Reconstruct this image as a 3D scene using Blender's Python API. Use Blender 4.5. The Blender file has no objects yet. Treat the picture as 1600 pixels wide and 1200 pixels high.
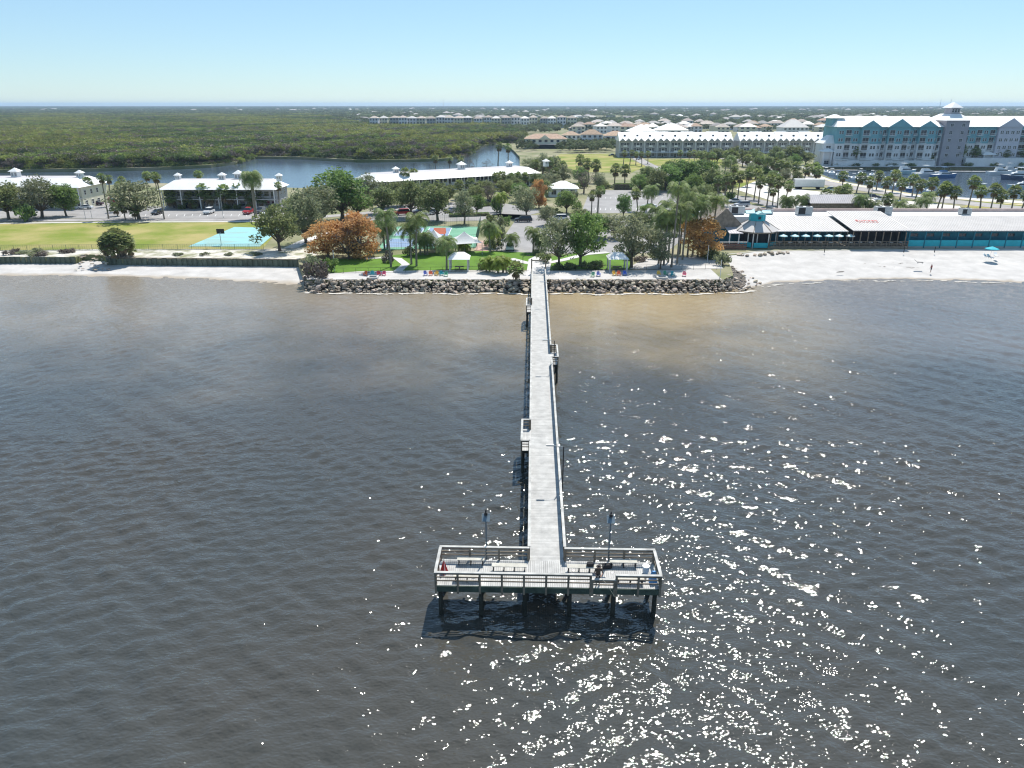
import bpy, bmesh, math, random
import numpy as np
from mathutils import Vector, Matrix
from mathutils.geometry import tessellate_polygon

# ------------------------------------------------------------------ camera, light, exposure
CAMZ = 32.5                      # drone height above the water
PITCH = math.radians(20.92)
FPX = 1143.0                     # focal length for a 1600 px wide frame
SUN_AZ = math.radians(20.0)      # to the right of the view direction (+Y)
SUN_EL = math.radians(58.0)
scene = bpy.context.scene
COL = scene.collection
cam_d = bpy.data.cameras.new('camera'); cam = bpy.data.objects.new('camera', cam_d); COL.objects.link(cam)
cam_d.sensor_width = 36.0; cam_d.lens = 36.0 * FPX / 1600.0
cam_d.clip_start = 0.5; cam_d.clip_end = 60000
cam.location = (0, 0, CAMZ); cam.rotation_euler = (math.pi / 2 - PITCH, 0, 0)
scene.camera = cam
world = bpy.data.worlds.new('World'); scene.world = world; world.use_nodes = True
wn = world.node_tree; bg = wn.nodes['Background']
sky = wn.nodes.new('ShaderNodeTexSky'); sky.sky_type = 'NISHITA'; sky.sun_disc = False
sky.sun_elevation = SUN_EL; sky.sun_rotation = SUN_AZ
sky.air_density = 1.0; sky.dust_density = 0.0; sky.ozone_density = 4.0
tint = wn.nodes.new('ShaderNodeMixRGB'); tint.blend_type = 'MULTIPLY'; tint.inputs[0].default_value = 1.0; tint.inputs[2].default_value = (0.88, 1.0, 1.08, 1)   # white balance of the sky
veil = wn.nodes.new('ShaderNodeMixRGB'); veil.inputs[0].default_value = 0.30; veil.inputs[2].default_value = (5.0, 7.6, 9.6, 1)   # even pale veil of humid air
wn.links.new(sky.outputs[0], tint.inputs[1]); wn.links.new(tint.outputs[0], veil.inputs[1]); wn.links.new(veil.outputs[0], bg.inputs[0]); bg.inputs[1].default_value = 0.082
sun_d = bpy.data.lights.new('sun', 'SUN'); sun = bpy.data.objects.new('sun', sun_d); COL.objects.link(sun)
sun_d.energy = 4.6; sun_d.angle = math.radians(0.53); sun_d.color = (1.0, 0.955, 0.88)
sdir = Vector((math.sin(SUN_AZ) * math.cos(SUN_EL), math.cos(SUN_AZ) * math.cos(SUN_EL), math.sin(SUN_EL)))
sun.rotation_euler = (-sdir).to_track_quat('-Z', 'Y').to_euler()
sun.location = (0, 0, 200)
vs = scene.view_settings
vs.view_transform = 'Standard'; vs.look = 'None'; vs.exposure = 0.46; vs.gamma = 1.0; vs.use_curve_mapping = False
scene.cycles.use_denoising = True
scene.cycles.filter_width = 1.2
scene.cycles.max_bounces = 6; scene.cycles.transparent_max_bounces = 6
scene.cycles.volume_bounces = 0

R = random.Random(7)
NR = np.random.RandomState(11)
LZ = 1.8                         # level of the land above the water

def G(px, py, z=LZ):
    """photo pixel (1600 x 1200) -> point on the level z"""
    a = PITCH + math.atan((py - 600.0) / FPX)
    D = (CAMZ - z) / math.tan(a)
    dep = D * math.cos(PITCH) + (CAMZ - z) * math.sin(PITCH)
    return Vector(((px - 800.0) * dep / FPX, D, z))

def Hgt(yb, yt, z=LZ):
    """height of a thing standing at row yb whose top is at row yt"""
    D = G(800, yb, z).y
    return CAMZ - D * math.tan(PITCH + math.atan((yt - 600.0) / FPX)) - z

def pxm(py, z=LZ):
    D = G(800, py, z).y
    return FPX / (D * math.cos(PITCH) + (CAMZ - z) * math.sin(PITCH))

# ------------------------------------------------------------------ materials
MATS = {}
def mat(name, col, rough=0.8, var=0.12, scale=1.0, bump=0.0, metal=0.0, col2=None, trans=0.0, rnd=0.0, spec=0.3, detail=4.0, stretch=None, bscale=None, ramp=(0.3, 0.7)):
    """principled colour broken up with noise in world space; rnd = per-object tint"""
    if name in MATS: return MATS[name]
    m = bpy.data.materials.new(name); m.use_nodes = True; nt = m.node_tree
    b = nt.nodes['Principled BSDF']; out = nt.nodes['Material Output']
    b.inputs['Roughness'].default_value = rough; b.inputs['Metallic'].default_value = metal
    b.inputs['Specular IOR Level'].default_value = spec
    c2 = col2 or tuple(max(0, c * (1 - 2 * var)) for c in col)
    c1 = col if col2 else tuple(min(1, c * (1 + var)) for c in col)
    geo = nt.nodes.new('ShaderNodeNewGeometry')
    vec = geo.outputs['Position']
    if stretch:
        mp = nt.nodes.new('ShaderNodeVectorMath'); mp.operation = 'MULTIPLY'
        nt.links.new(vec, mp.inputs[0]); mp.inputs[1].default_value = stretch; vec = mp.outputs[0]
    nz = nt.nodes.new('ShaderNodeTexNoise'); nz.inputs['Scale'].default_value = scale
    nz.inputs['Detail'].default_value = detail; nz.inputs['Roughness'].default_value = 0.62
    nt.links.new(vec, nz.inputs['Vector'])
    rp = nt.nodes.new('ShaderNodeValToRGB')
    rp.color_ramp.elements[0].position = ramp[0]; rp.color_ramp.elements[1].position = ramp[1]
    rp.color_ramp.elements[0].color = (*c2, 1); rp.color_ramp.elements[1].color = (*c1, 1)
    nt.links.new(nz.outputs['Fac'], rp.inputs[0])
    cout = rp.outputs[0]
    if rnd:
        oi = nt.nodes.new('ShaderNodeObjectInfo')
        mr = nt.nodes.new('ShaderNodeMapRange'); mr.inputs[3].default_value = 1 - rnd; mr.inputs[4].default_value = 1 + rnd
        nt.links.new(oi.outputs['Random'], mr.inputs[0])
        hs = nt.nodes.new('ShaderNodeHueSaturation')
        nt.links.new(cout, hs.inputs['Color']); nt.links.new(mr.outputs[0], hs.inputs['Value'])
        mh = nt.nodes.new('ShaderNodeMapRange'); mh.inputs[3].default_value = 0.5 - rnd * 0.06; mh.inputs[4].default_value = 0.5 + rnd * 0.06
        wn_ = nt.nodes.new('ShaderNodeTexWhiteNoise'); wn_.noise_dimensions = '1D'
        nt.links.new(oi.outputs['Random'], wn_.inputs['W']); nt.links.new(wn_.outputs['Value'], mh.inputs[0])
        nt.links.new(mh.outputs[0], hs.inputs['Hue'])
        cout = hs.outputs[0]
    nt.links.new(cout, b.inputs['Base Color'])
    if bump:
        bp = nt.nodes.new('ShaderNodeBump'); bp.inputs['Strength'].default_value = 1.0; bp.inputs['Distance'].default_value = bump
        n2 = nt.nodes.new('ShaderNodeTexNoise'); n2.inputs['Scale'].default_value = bscale or scale * 3; n2.inputs['Detail'].default_value = 3
        nt.links.new(vec, n2.inputs['Vector'])
        nt.links.new(n2.outputs['Fac'], bp.inputs['Height']); nt.links.new(bp.outputs[0], b.inputs['Normal'])
    if trans:
        tl = nt.nodes.new('ShaderNodeBsdfTranslucent'); mx = nt.nodes.new('ShaderNodeMixShader')
        mx.inputs[0].default_value = trans
        nt.links.new(cout, tl.inputs['Color'])
        nt.links.new(b.outputs[0], mx.inputs[1]); nt.links.new(tl.outputs[0], mx.inputs[2])
        nt.links.new(mx.outputs[0], out.inputs['Surface'])
    MATS[name] = m
    return m

M = dict(
    deck=mat('deck_boards', (0.45, 0.445, 0.43), 0.75, 0.12, 1.3, rnd=0.10, stretch=(1, 1, 1)),
    cap=mat('rail_cap', (0.46, 0.455, 0.43), 0.75, 0.18, 1.1),
    wood=mat('weathered_wood', (0.24, 0.20, 0.155), 0.85, 0.22, 2.0, 0.004),
    darkwood=mat('treated_piling', (0.04, 0.04, 0.032), 0.85, 0.25, 1.5),
    greenwood=mat('algae_fascia', (0.07, 0.095, 0.075), 0.85, 0.25, 1.2),
    bench=mat('bench_slats', (0.52, 0.50, 0.44), 0.8, 0.1, 2),
    metal=mat('galvanised', (0.45, 0.47, 0.48), 0.45, 0.08, 3, metal=0.6),
    darkmetal=mat('dark_metal', (0.03, 0.03, 0.032), 0.5, 0.1, 3),
    white=mat('white_paint', (0.78, 0.78, 0.76), 0.55, 0.05, 0.6),
    roofwhite=mat('white_metal_roof', (0.80, 0.80, 0.79), 0.55, 0.05, 0.25),
    rooflav=mat('flat_membrane', (0.48, 0.46, 0.47), 0.8, 0.08, 0.2),
    roofbeige=mat('beige_metal_roof', (0.50, 0.475, 0.455), 0.55, 0.05, 0.3),
    roofgrey=mat('grey_metal_roof', (0.44, 0.42, 0.44), 0.55, 0.06, 0.4),
    shingle=mat('brown_shingle', (0.30, 0.25, 0.205), 0.9, 0.2, 1.2),
    cream=mat('cream_stucco', (0.68, 0.65, 0.50), 0.85, 0.05, 0.4),
    stucco=mat('white_stucco', (0.70, 0.70, 0.70), 0.85, 0.05, 0.3),
    greywall=mat('grey_siding', (0.38, 0.38, 0.375), 0.85, 0.06, 0.3),
    teal=mat('teal_siding', (0.20, 0.41, 0.45), 0.8, 0.07, 0.3),
    tealpaint=mat('turquoise_panel', (0.03, 0.42, 0.50), 0.6, 0.08, 0.8),
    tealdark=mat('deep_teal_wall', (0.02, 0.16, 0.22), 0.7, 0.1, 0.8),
    glass=mat('window_glass', (0.025, 0.035, 0.05), 0.12, 0.1, 0.5, spec=0.6),
    shade=mat('interior_shade', (0.03, 0.035, 0.04), 0.8, 0.2, 0.6),  # near-black colour stands in for the shade inside porch, dining room and bar
    tile=mat('terracotta_tile', (0.42, 0.29, 0.21), 0.85, 0.15, 0.7, rnd=0.15),
    tiletan=mat('tan_tile', (0.46, 0.39, 0.34), 0.85, 0.12, 0.6, rnd=0.2),
    farroof=mat('far_roof', (0.40, 0.37, 0.35), 0.85, 0.1, 0.1, rnd=0.35),
    farwall=mat('far_wall', (0.55, 0.54, 0.51), 0.85, 0.1, 0.1, rnd=0.2),
    rubber=mat('rubber', (0.02, 0.02, 0.02), 0.8, 0.1, 4),
    bark=mat('bark', (0.16, 0.13, 0.10), 0.9, 0.25, 3, 0.01),
    palmbark=mat('palm_bark', (0.25, 0.22, 0.18), 0.9, 0.2, 4, 0.008),
    oak=mat('oak_leaves', (0.24, 0.285, 0.12), 0.6, 0.3, 0.9, trans=0.48, rnd=0.22),
    olive=mat('olive_leaves', (0.3, 0.33, 0.19), 0.6, 0.28, 0.9, trans=0.48, rnd=0.2),
    bright=mat('bright_leaves', (0.2, 0.3, 0.09), 0.6, 0.3, 0.9, trans=0.48, rnd=0.2),
    orange=mat('scorched_leaves', (0.68, 0.39, 0.13), 0.7, 0.3, 0.35, trans=0.45, rnd=0.12, col2=(0.42, 0.27, 0.14)),
    bare=mat('dry_twigs', (0.20, 0.165, 0.14), 0.8, 0.25, 0.9, trans=0.15, rnd=0.15),
    frond=mat('palm_fronds', (0.235, 0.295, 0.105), 0.5, 0.3, 1.2, trans=0.48, rnd=0.25),
    frondb=mat('yellow_green_fronds', (0.3, 0.38, 0.07), 0.5, 0.3, 1.2, trans=0.48, rnd=0.15),
    deadfrond=mat('dead_fronds', (0.26, 0.20, 0.12), 0.8, 0.25, 1.2, trans=0.2),
    mangrove=mat('mangrove_leaves', (0.19, 0.24, 0.06), 0.55, 0.3, 0.05, trans=0.48, rnd=0.3),
    farwood=mat('far_wood_leaves', (0.16, 0.19, 0.1), 0.7, 0.3, 0.01, trans=0.48, rnd=0.35),
    rock=mat('limestone_rock', (0.54, 0.46, 0.37), 0.9, 0.3, 1.6, 0.03, rnd=0.4, col2=(0.23, 0.19, 0.145)),
    rockdark=mat('dark_rock', (0.10, 0.085, 0.07), 0.7, 0.3, 1.6, 0.03),  # darker tone of the core sheet, seen in the gaps between boulders
    sand=mat('white_sand', (0.50, 0.48, 0.46), 0.95, 0.10, 0.3, 0.06, bscale=1.6, detail=8),
    dirt=mat('sandy_dirt', (0.58, 0.545, 0.49), 0.95, 0.2, 0.3, 0.05, col2=(0.22, 0.22, 0.12), detail=8, ramp=(0.36, 0.56)),
    asphalt=mat('pale_asphalt', (0.30, 0.29, 0.285), 0.9, 0.12, 0.15),
    road=mat('old_road', (0.34, 0.32, 0.31), 0.9, 0.12, 0.15),
    concrete=mat('concrete', (0.58, 0.56, 0.54), 0.9, 0.1, 0.4),
    shell=mat('shell_gravel', (0.64, 0.61, 0.56), 0.95, 0.1, 0.25, 0.02),
    brick=mat('pink_pavers', (0.45, 0.30, 0.25), 0.9, 0.15, 0.8),
    grass=mat('rough_grass', (0.16, 0.205, 0.022), 0.95, 0.2, 0.06, col2=(0.34, 0.29, 0.11), detail=9, bump=0.05, bscale=1.5, ramp=(0.38, 0.6)),
    lawn=mat('watered_lawn', (0.10, 0.20, 0.018), 0.95, 0.15, 0.3, 0.02, detail=6),
    scrub=mat('scrub_ground', (0.12, 0.145, 0.05), 0.95, 0.25, 0.05, col2=(0.30, 0.27, 0.18), detail=10, ramp=(0.36, 0.66)),
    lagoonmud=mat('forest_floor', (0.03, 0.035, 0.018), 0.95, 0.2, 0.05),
    courtgreen=mat('green_court', (0.16, 0.36, 0.24), 0.9, 0.08, 0.2),
    courtblue=mat('blue_court', (0.21, 0.30, 0.44), 0.9, 0.08, 0.2),
    courtturq=mat('turquoise_court', (0.25, 0.50, 0.54), 0.9, 0.15, 0.26, col2=(0.26, 0.42, 0.40), detail=4, stretch=(0.4, 1.2, 1), ramp=(0.44, 0.56)),
    line=mat('line_paint', (0.75, 0.75, 0.74), 0.8, 0.08, 1),
    yellow=mat('yellow_kerb', (0.62, 0.54, 0.34), 0.9, 0.1, 0.5),
    wallgreen=mat('vinyl_sheet_pile', (0.14, 0.165, 0.125), 0.8, 0.25, 0.8, rnd=0.15, col2=(0.09, 0.105, 0.075)),
    fence=mat('green_fence_mesh', (0.07, 0.14, 0.10), 0.7, 0.1, 1),
    red=mat('red_paint', (0.62, 0.03, 0.03), 0.5, 0.08, 2),
    pink=mat('faded_red_lettering', (0.72, 0.20, 0.18), 0.6, 0.08, 1),
    skin=mat('skin', (0.42, 0.25, 0.18), 0.6, 0.06, 5),
    hair=mat('dark_hair', (0.03, 0.022, 0.018), 0.7, 0.1, 8),
    hull=mat('white_gelcoat', (0.74, 0.75, 0.75), 0.3, 0.03, 0.5, spec=0.5),
    bluecanvas=mat('blue_canvas', (0.06, 0.16, 0.34), 0.8, 0.1, 1),
)
def paint(name, col, rough=0.35):
    return mat(name, col, rough, 0.04, 1.0, spec=0.5)

# ------------------------------------------------------------------ mesh helpers
class MB:
    def __init__(s): s.v = []; s.f = []; s.m = []
    def poly(s, pts, m=0):
        i = len(s.v); s.v += [tuple(p) for p in pts]; s.f.append(tuple(range(i, i + len(pts)))); s.m.append(m); return s
    def box(s, x0, x1, y0, y1, z0, z1, m=0):
        i = len(s.v)
        s.v += [(x0, y0, z0), (x1, y0, z0), (x1, y1, z0), (x0, y1, z0), (x0, y0, z1), (x1, y0, z1), (x1, y1, z1), (x0, y1, z1)]
        for q in ((0, 3, 2, 1), (4, 5, 6, 7), (0, 1, 5, 4), (1, 2, 6, 5), (2, 3, 7, 6), (3, 0, 4, 7)):
            s.f.append(tuple(i + k for k in q)); s.m.append(m)
        return s
    def frustum(s, b, t, z0, z1, m=0):
        """b, t: (x0,x1,y0,y1) rectangles"""
        i = len(s.v)
        s.v += [(b[0], b[2], z0), (b[1], b[2], z0), (b[1], b[3], z0), (b[0], b[3], z0), (t[0], t[2], z1), (t[1], t[2], z1), (t[1], t[3], z1), (t[0], t[3], z1)]
        for q in ((0, 3, 2, 1), (4, 5, 6, 7), (0, 1, 5, 4), (1, 2, 6, 5), (2, 3, 7, 6), (3, 0, 4, 7)):
            s.f.append(tuple(i + k for k in q)); s.m.append(m)
        return s
    def tube(s, pts, rad, n=6, m=0, cap=True):
        pts = [Vector(p) for p in pts]
        if not isinstance(rad, (list, tuple)): rad = [rad] * len(pts)
        base = len(s.v)
        for k, p in enumerate(pts):
            d = (pts[min(k + 1, len(pts) - 1)] - pts[max(k - 1, 0)]).normalized()
            a = d.orthogonal().normalized() if abs(d.z) < 0.99 else Vector((1, 0, 0))
            a = (a - d * a.dot(d)).normalized(); b = d.cross(a)
            for q in range(n):
                t = 2 * math.pi * q / n
                s.v.append(tuple(p + (a * math.cos(t) + b * math.sin(t)) * rad[k]))
        for k in range(len(pts) - 1):
            for q in range(n):
                s.f.append((base + k * n + q, base + k * n + (q + 1) % n, base + (k + 1) * n + (q + 1) % n, base + (k + 1) * n + q)); s.m.append(m)
        if cap:
            s.f.append(tuple(base + q for q in reversed(range(n)))); s.m.append(m)
            e = base + (len(pts) - 1) * n; s.f.append(tuple(e + q for q in range(n))); s.m.append(m)
        return s
    def beam(s, p, q, w, h, m=0):
        """rectangular bar from p to q, width w (horizontal) and height h"""
        p = Vector(p); q = Vector(q); d = (q - p).normalized()
        a = d.cross(Vector((0, 0, 1)))
        a = a.normalized() if a.length > 1e-4 else Vector((1, 0, 0))
        b = a.cross(d)
        i = len(s.v)
        for c in (p, q):
            for sa, sb in ((-1, -1), (1, -1), (1, 1), (-1, 1)):
                s.v.append(tuple(c + a * sa * w / 2 + b * sb * h / 2))
        for f in ((3, 2, 1, 0), (4, 5, 6, 7), (0, 1, 5, 4), (1, 2, 6, 5), (2, 3, 7, 6), (3, 0, 4, 7)):
            s.f.append(tuple(i + k for k in f)); s.m.append(m)
        return s
    def gable(s, x0, x1, y0, y1, z0, z1, axis='x', m=0, gm=None, th=0.15):
        """closed gable roof; ridge along axis"""
        gm = m if gm is None else gm
        if axis == 'x':
            c = (y0 + y1) / 2
            A = [(x0, y0, z0), (x1, y0, z0), (x1, y1, z0), (x0, y1, z0), (x0, c, z1), (x1, c, z1)]
            F = [((0, 1, 5, 4), m), ((2, 3, 4, 5), m), ((1, 2, 5), gm), ((3, 0, 4), gm), ((3, 2, 1, 0), m)]
        else:
            c = (x0 + x1) / 2
            A = [(x0, y0, z0), (x1, y0, z0), (x1, y1, z0), (x0, y1, z0), (c, y0, z1), (c, y1, z1)]
            F = [((1, 2, 5, 4), m), ((3, 0, 4, 5), m), ((0, 1, 4), gm), ((2, 3, 5), gm), ((3, 2, 1, 0), m)]
        i = len(s.v); s.v += A
        for f, k in F: s.f.append(tuple(i + q for q in f)); s.m.append(k)
        return s
    def hip(s, x0, x1, y0, y1, z0, z1, m=0, inset=None):
        w = x1 - x0; d = y1 - y0; k = min(w, d) / 2 if inset is None else inset
        if w >= d: A = [(x0 + k, (y0 + y1) / 2, z1), (x1 - k, (y0 + y1) / 2, z1)]; F = [(0, 1, 5, 4), (1, 2, 5), (2, 3, 4, 5), (3, 0, 4)]
        else: A = [((x0 + x1) / 2, y0 + k, z1), ((x0 + x1) / 2, y1 - k, z1)]; F = [(0, 1, 4), (1, 2, 5, 4), (2, 3, 5), (3, 0, 4, 5)]
        i = len(s.v); s.v += [(x0, y0, z0), (x1, y0, z0), (x1, y1, z0), (x0, y1, z0)] + A
        for f in F: s.f.append(tuple(i + q for q in f)); s.m.append(m)
        s.f.append((i + 3, i + 2, i + 1, i)); s.m.append(m)
        return s
    def ngonal(s, cx, cy, r0, r1, z0, z1, n, m=0, ph=0.0):
        i = len(s.v)
        for r, z in ((r0, z0), (r1, z1)):
            for k in range(n):
                t = ph + 2 * math.pi * k / n; s.v.append((cx + r * math.cos(t), cy + r * math.sin(t), z))
        for k in range(n):
            s.f.append((i + k, i + (k + 1) % n, i + n + (k + 1) % n, i + n + k)); s.m.append(m)
        s.f.append(tuple(i + n + k for k in range(n))); s.m.append(m)
        s.f.append(tuple(i + k for k in reversed(range(n)))); s.m.append(m)
        return s
    def mesh(s, name, mats, smooth=False):
        me = bpy.data.meshes.new(name); me.from_pydata(s.v, [], s.f)
        for mm in (mats if isinstance(mats, (list, tuple)) else [mats]): me.materials.append(M[mm] if isinstance(mm, str) else mm)
        me.polygons.foreach_set('material_index', s.m)
        if smooth: me.polygons.foreach_set('use_smooth', [True] * len(s.f))
        me.update(); return me
    def build(s, name, mats, parent=None, loc=None, rz=0.0, smooth=False):
        return link(name, s.mesh(name, mats, smooth), parent, loc, rz)

def link(name, me, parent=None, loc=None, rz=0.0, scale=None):
    o = bpy.data.objects.new(name, me); COL.objects.link(o)
    if parent: o.parent = parent
    if loc is not None: o.location = loc
    if rz: o.rotation_euler.z = rz
    if scale is not None: o.scale = scale if isinstance(scale, (tuple, list)) else (scale,) * 3
    return o
def thing(name, label, cat, loc=(0, 0, 0), rz=0.0, group=None, scale=None):
    return tag(link(name, None, None, loc, rz, scale), label, cat, group)
def tag(o, label=None, cat=None, group=None, kind=None):
    if label: o['label'] = label
    if cat: o['category'] = cat
    if group: o['group'] = group
    if kind: o['kind'] = kind
    return o
def structure(o): o['kind'] = 'structure'; return o
def sheet(name, pts, z, m, kind='structure', skirt=0.0, parent=None):
    """flat polygon (world xy) at level z with optional bank down"""
    P3 = [Vector((p[0], p[1], 0)) for p in pts]
    tris = tessellate_polygon([P3])
    me = bpy.data.meshes.new(name)
    v = [(p.x, p.y, z) for p in P3]; f = []
    for t in tris:
        a, b, c = (P3[k] for k in t)
        f.append(tuple(t) if (b - a).cross(c - a).z > 0 else tuple(reversed(t)))
    n = len(v)
    if skirt:
        v += [(p.x, p.y, z - skirt) for p in P3]
        for k in range(n): f.append((k, (k + 1) % n, n + (k + 1) % n, n + k))
    me.from_pydata(v, [], f); me.materials.append(M[m] if isinstance(m, str) else m); me.update()
    o = link(name, me, parent)
    if kind: o['kind'] = kind
    return o
def gsheet(name, pxs, z, m, **k):
    return sheet(name, [G(x, y, z)[:2] for x, y in pxs], z, m, **k)
def strip(name, pxs, width, z, m, parent=None, kind='structure'):
    """ribbon of a given width in metres along a pixel polyline (roads, paths, kerbs)"""
    P_ = [G(x, y, z) for x, y in pxs]; mb = MB(); L = []; Rr = []
    for k, p in enumerate(P_):
        d = (P_[min(k + 1, len(P_) - 1)] - P_[max(k - 1, 0)]); d.z = 0; d.normalize()
        nrm = Vector((-d.y, d.x, 0)); L.append(p + nrm * width / 2); Rr.append(p - nrm * width / 2)
    for k in range(len(P_) - 1): mb.poly([Rr[k], Rr[k + 1], L[k + 1], L[k]])
    o = mb.build(name, m, parent)
    if kind and not parent: o['kind'] = kind
    return o
def copy_tree(o, parent=None):
    c = o.copy(); COL.objects.link(c); c.parent = parent
    for ch in list(o.children): copy_tree(ch, c)
    return c

# ------------------------------------------------------------------ water of the bay
def water_material(name, bay=True):
    m = bpy.data.materials.new(name); m.use_nodes = True; nt = m.node_tree; L = nt.links.new
    b = nt.nodes['Principled BSDF']
    b.inputs['IOR'].default_value = 1.47; b.inputs['Roughness'].default_value = 0.062 if bay else 0.14
    geo = nt.nodes.new('ShaderNodeNewGeometry'); pos = geo.outputs['Position']
    sx = nt.nodes.new('ShaderNodeSeparateXYZ'); L(pos, sx.inputs[0])
    def noise(scale, detail=3, stretch=(1, 1, 1), rot=0.0, rough=0.55):
        mp = nt.nodes.new('ShaderNodeMapping'); mp.inputs['Rotation'].default_value = (0, 0, rot); mp.inputs['Scale'].default_value = stretch
        L(pos, mp.inputs['Vector'])
        n = nt.nodes.new('ShaderNodeTexNoise'); n.inputs['Scale'].default_value = scale; n.inputs['Detail'].default_value = detail
        n.inputs['Roughness'].default_value = rough; L(mp.outputs[0], n.inputs['Vector']); return n.outputs['Fac']
    def math_(op, a, c=None):
        n = nt.nodes.new('ShaderNodeMath'); n.operation = op
        for k, x in enumerate((a, c)):
            if x is None: continue
            if isinstance(x, (int, float)): n.inputs[k].default_value = x
            else: L(x, n.inputs[k])
        return n.outputs[0]
    if bay:
        # silt stirred up over the shallows: intrinsic colour of the water, thicker toward the shore
        d = math_('ADD', sx.outputs['Y'], math_('MULTIPLY', math_('SUBTRACT', noise(0.045, 3), 0.5), 60.0))
        mr = nt.nodes.new('ShaderNodeMapRange'); mr.interpolation_type = 'SMOOTHSTEP'
        mr.inputs[1].default_value = 74; mr.inputs[2].default_value = 134; L(d, mr.inputs[0])
        big = nt.nodes.new('ShaderNodeValToRGB'); L(noise(0.03, 3, (1, 0.7, 1)), big.inputs[0])
        big.color_ramp.elements[0].position = 0.35; big.color_ramp.elements[1].position = 0.65
        big.color_ramp.elements[0].color = (0.060, 0.055, 0.045, 1); big.color_ramp.elements[1].color = (0.049, 0.053, 0.050, 1)
        shl = nt.nodes.new('ShaderNodeMapRange'); shl.inputs[1].default_value = -30; shl.inputs[2].default_value = 20; shl.interpolation_type = 'SMOOTHSTEP'
        L(sx.outputs['X'], shl.inputs[0])
        sc = nt.nodes.new('ShaderNodeMixRGB'); L(shl.outputs[0], sc.inputs[0])
        sc.inputs[1].default_value = (0.24, 0.205, 0.16, 1); sc.inputs[2].default_value = (0.36, 0.28, 0.165, 1)
        far = nt.nodes.new('ShaderNodeMapRange'); far.inputs[1].default_value = 32; far.inputs[2].default_value = 62; far.interpolation_type = 'SMOOTHSTEP'
        L(sx.outputs['X'], far.inputs[0])
        sc2 = nt.nodes.new('ShaderNodeMixRGB'); L(far.outputs[0], sc2.inputs[0]); L(sc.outputs[0], sc2.inputs[1]); sc2.inputs[2].default_value = (0.17, 0.155, 0.14, 1)
        cm = nt.nodes.new('ShaderNodeMixRGB'); L(mr.outputs[0], cm.inputs[0]); L(big.outputs[0], cm.inputs[1]); L(sc2.outputs[0], cm.inputs[2])
        L(cm.outputs[0], b.inputs['Base Color'])
        gust = math_('ADD', 0.55, math_('MULTIPLY', noise(0.035, 2), 0.9))
        h = math_('ADD', math_('MULTIPLY', noise(1.2, 1, (1.0, 1.9, 1), math.radians(24), 0.6), 0.15),
                  math_('ADD', math_('MULTIPLY', noise(2.3, 0, (1.0, 2.0, 1), math.radians(-32)), 0.135),
                        math_('MULTIPLY', noise(4.6, 0, (1.0, 1.6, 1), math.radians(15)), 0.10)))
        h = math_('MULTIPLY', h, gust)
        bd = 0.29
    else:
        b.inputs['Base Color'].default_value = (0.055, 0.08, 0.115, 1)
        h = math_('ADD', math_('MULTIPLY', noise(0.9, 3, (1, 2.0, 1), 0.3), 0.2), math_('MULTIPLY', noise(3.0, 2), 0.05))
        bd = 0.16
    bp = nt.nodes.new('ShaderNodeBump'); bp.inputs['Strength'].default_value = 1.0; bp.inputs['Distance'].default_value = bd
    L(h, bp.inputs['Height']); L(bp.outputs[0], b.inputs['Normal'])
    return m

def bay():
    xs = np.concatenate([[-12000, -4000, -1500, -600, -300, -180], np.arange(-115, 122, 0.30), [180, 300, 600, 1500, 4000, 12000]])
    ys = np.concatenate([[-9000, -2500, -700, -200, -60, -10, 10], np.arange(20, 70, 0.22), np.arange(70, 158, 0.55)])
    X, Y = np.meshgrid(xs, ys); Z = np.zeros_like(X)
    fade = np.clip((118 - np.abs(X - 3)) / 20, 0, 1) * np.clip((Y - 18) / 6, 0, 1) * np.clip((152 - Y) / 40, 0.25, 1)
    rs = np.random.RandomState(4)
    for fam, (az, spread, lmin, lmax, steep, n) in enumerate(((37, 13, 2.0, 5.0, 0.021, 16), (33, 26, 1.1, 2.2, 0.033, 18), (30, 50, 0.62, 1.1, 0.044, 22), (-26, 36, 0.62, 2.2, 0.036, 22))):
        for k in range(n):
            lam = lmin * (lmax / lmin) ** rs.rand(); a = math.radians(az + rs.randn() * spread)
            kx, ky = math.sin(a) * 2 * math.pi / lam, math.cos(a) * 2 * math.pi / lam
            amp = steep / (2 * math.pi / lam); ph = rs.rand() * 6.283
            arg = kx * X + ky * Y + ph
            short = np.where(Y > 69, np.clip((lam - 1.1) / 0.8, 0, 1), 1.0)
            Z += amp * (np.sin(arg) + 0.25 * np.cos(2 * arg)) * short
    Z *= fade
    ny, nx = X.shape
    v = np.stack([X.ravel(), Y.ravel(), Z.ravel()], 1)
    i = np.arange(ny * nx).reshape(ny, nx)
    f = np.stack([i[:-1, :-1].ravel(), i[:-1, 1:].ravel(), i[1:, 1:].ravel(), i[1:, :-1].ravel()], 1)
    me = bpy.data.meshes.new('bay_water')
    me.vertices.add(len(v)); me.vertices.foreach_set('co', v.astype(np.float32).ravel())
    me.loops.add(len(f) * 4); me.loops.foreach_set('vertex_index', f.astype(np.int32).ravel())
    me.polygons.add(len(f)); me.polygons.foreach_set('loop_start', np.arange(0, len(f) * 4, 4, dtype=np.int32))
    me.polygons.foreach_set('use_smooth', np.ones(len(f), dtype=bool))
    me.update(calc_edges=True); me.materials.append(water_material('bay_water', True))
    structure(link('bay_water', me))
bay()
lagoon_mat = water_material('sheltered_water', False)

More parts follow.
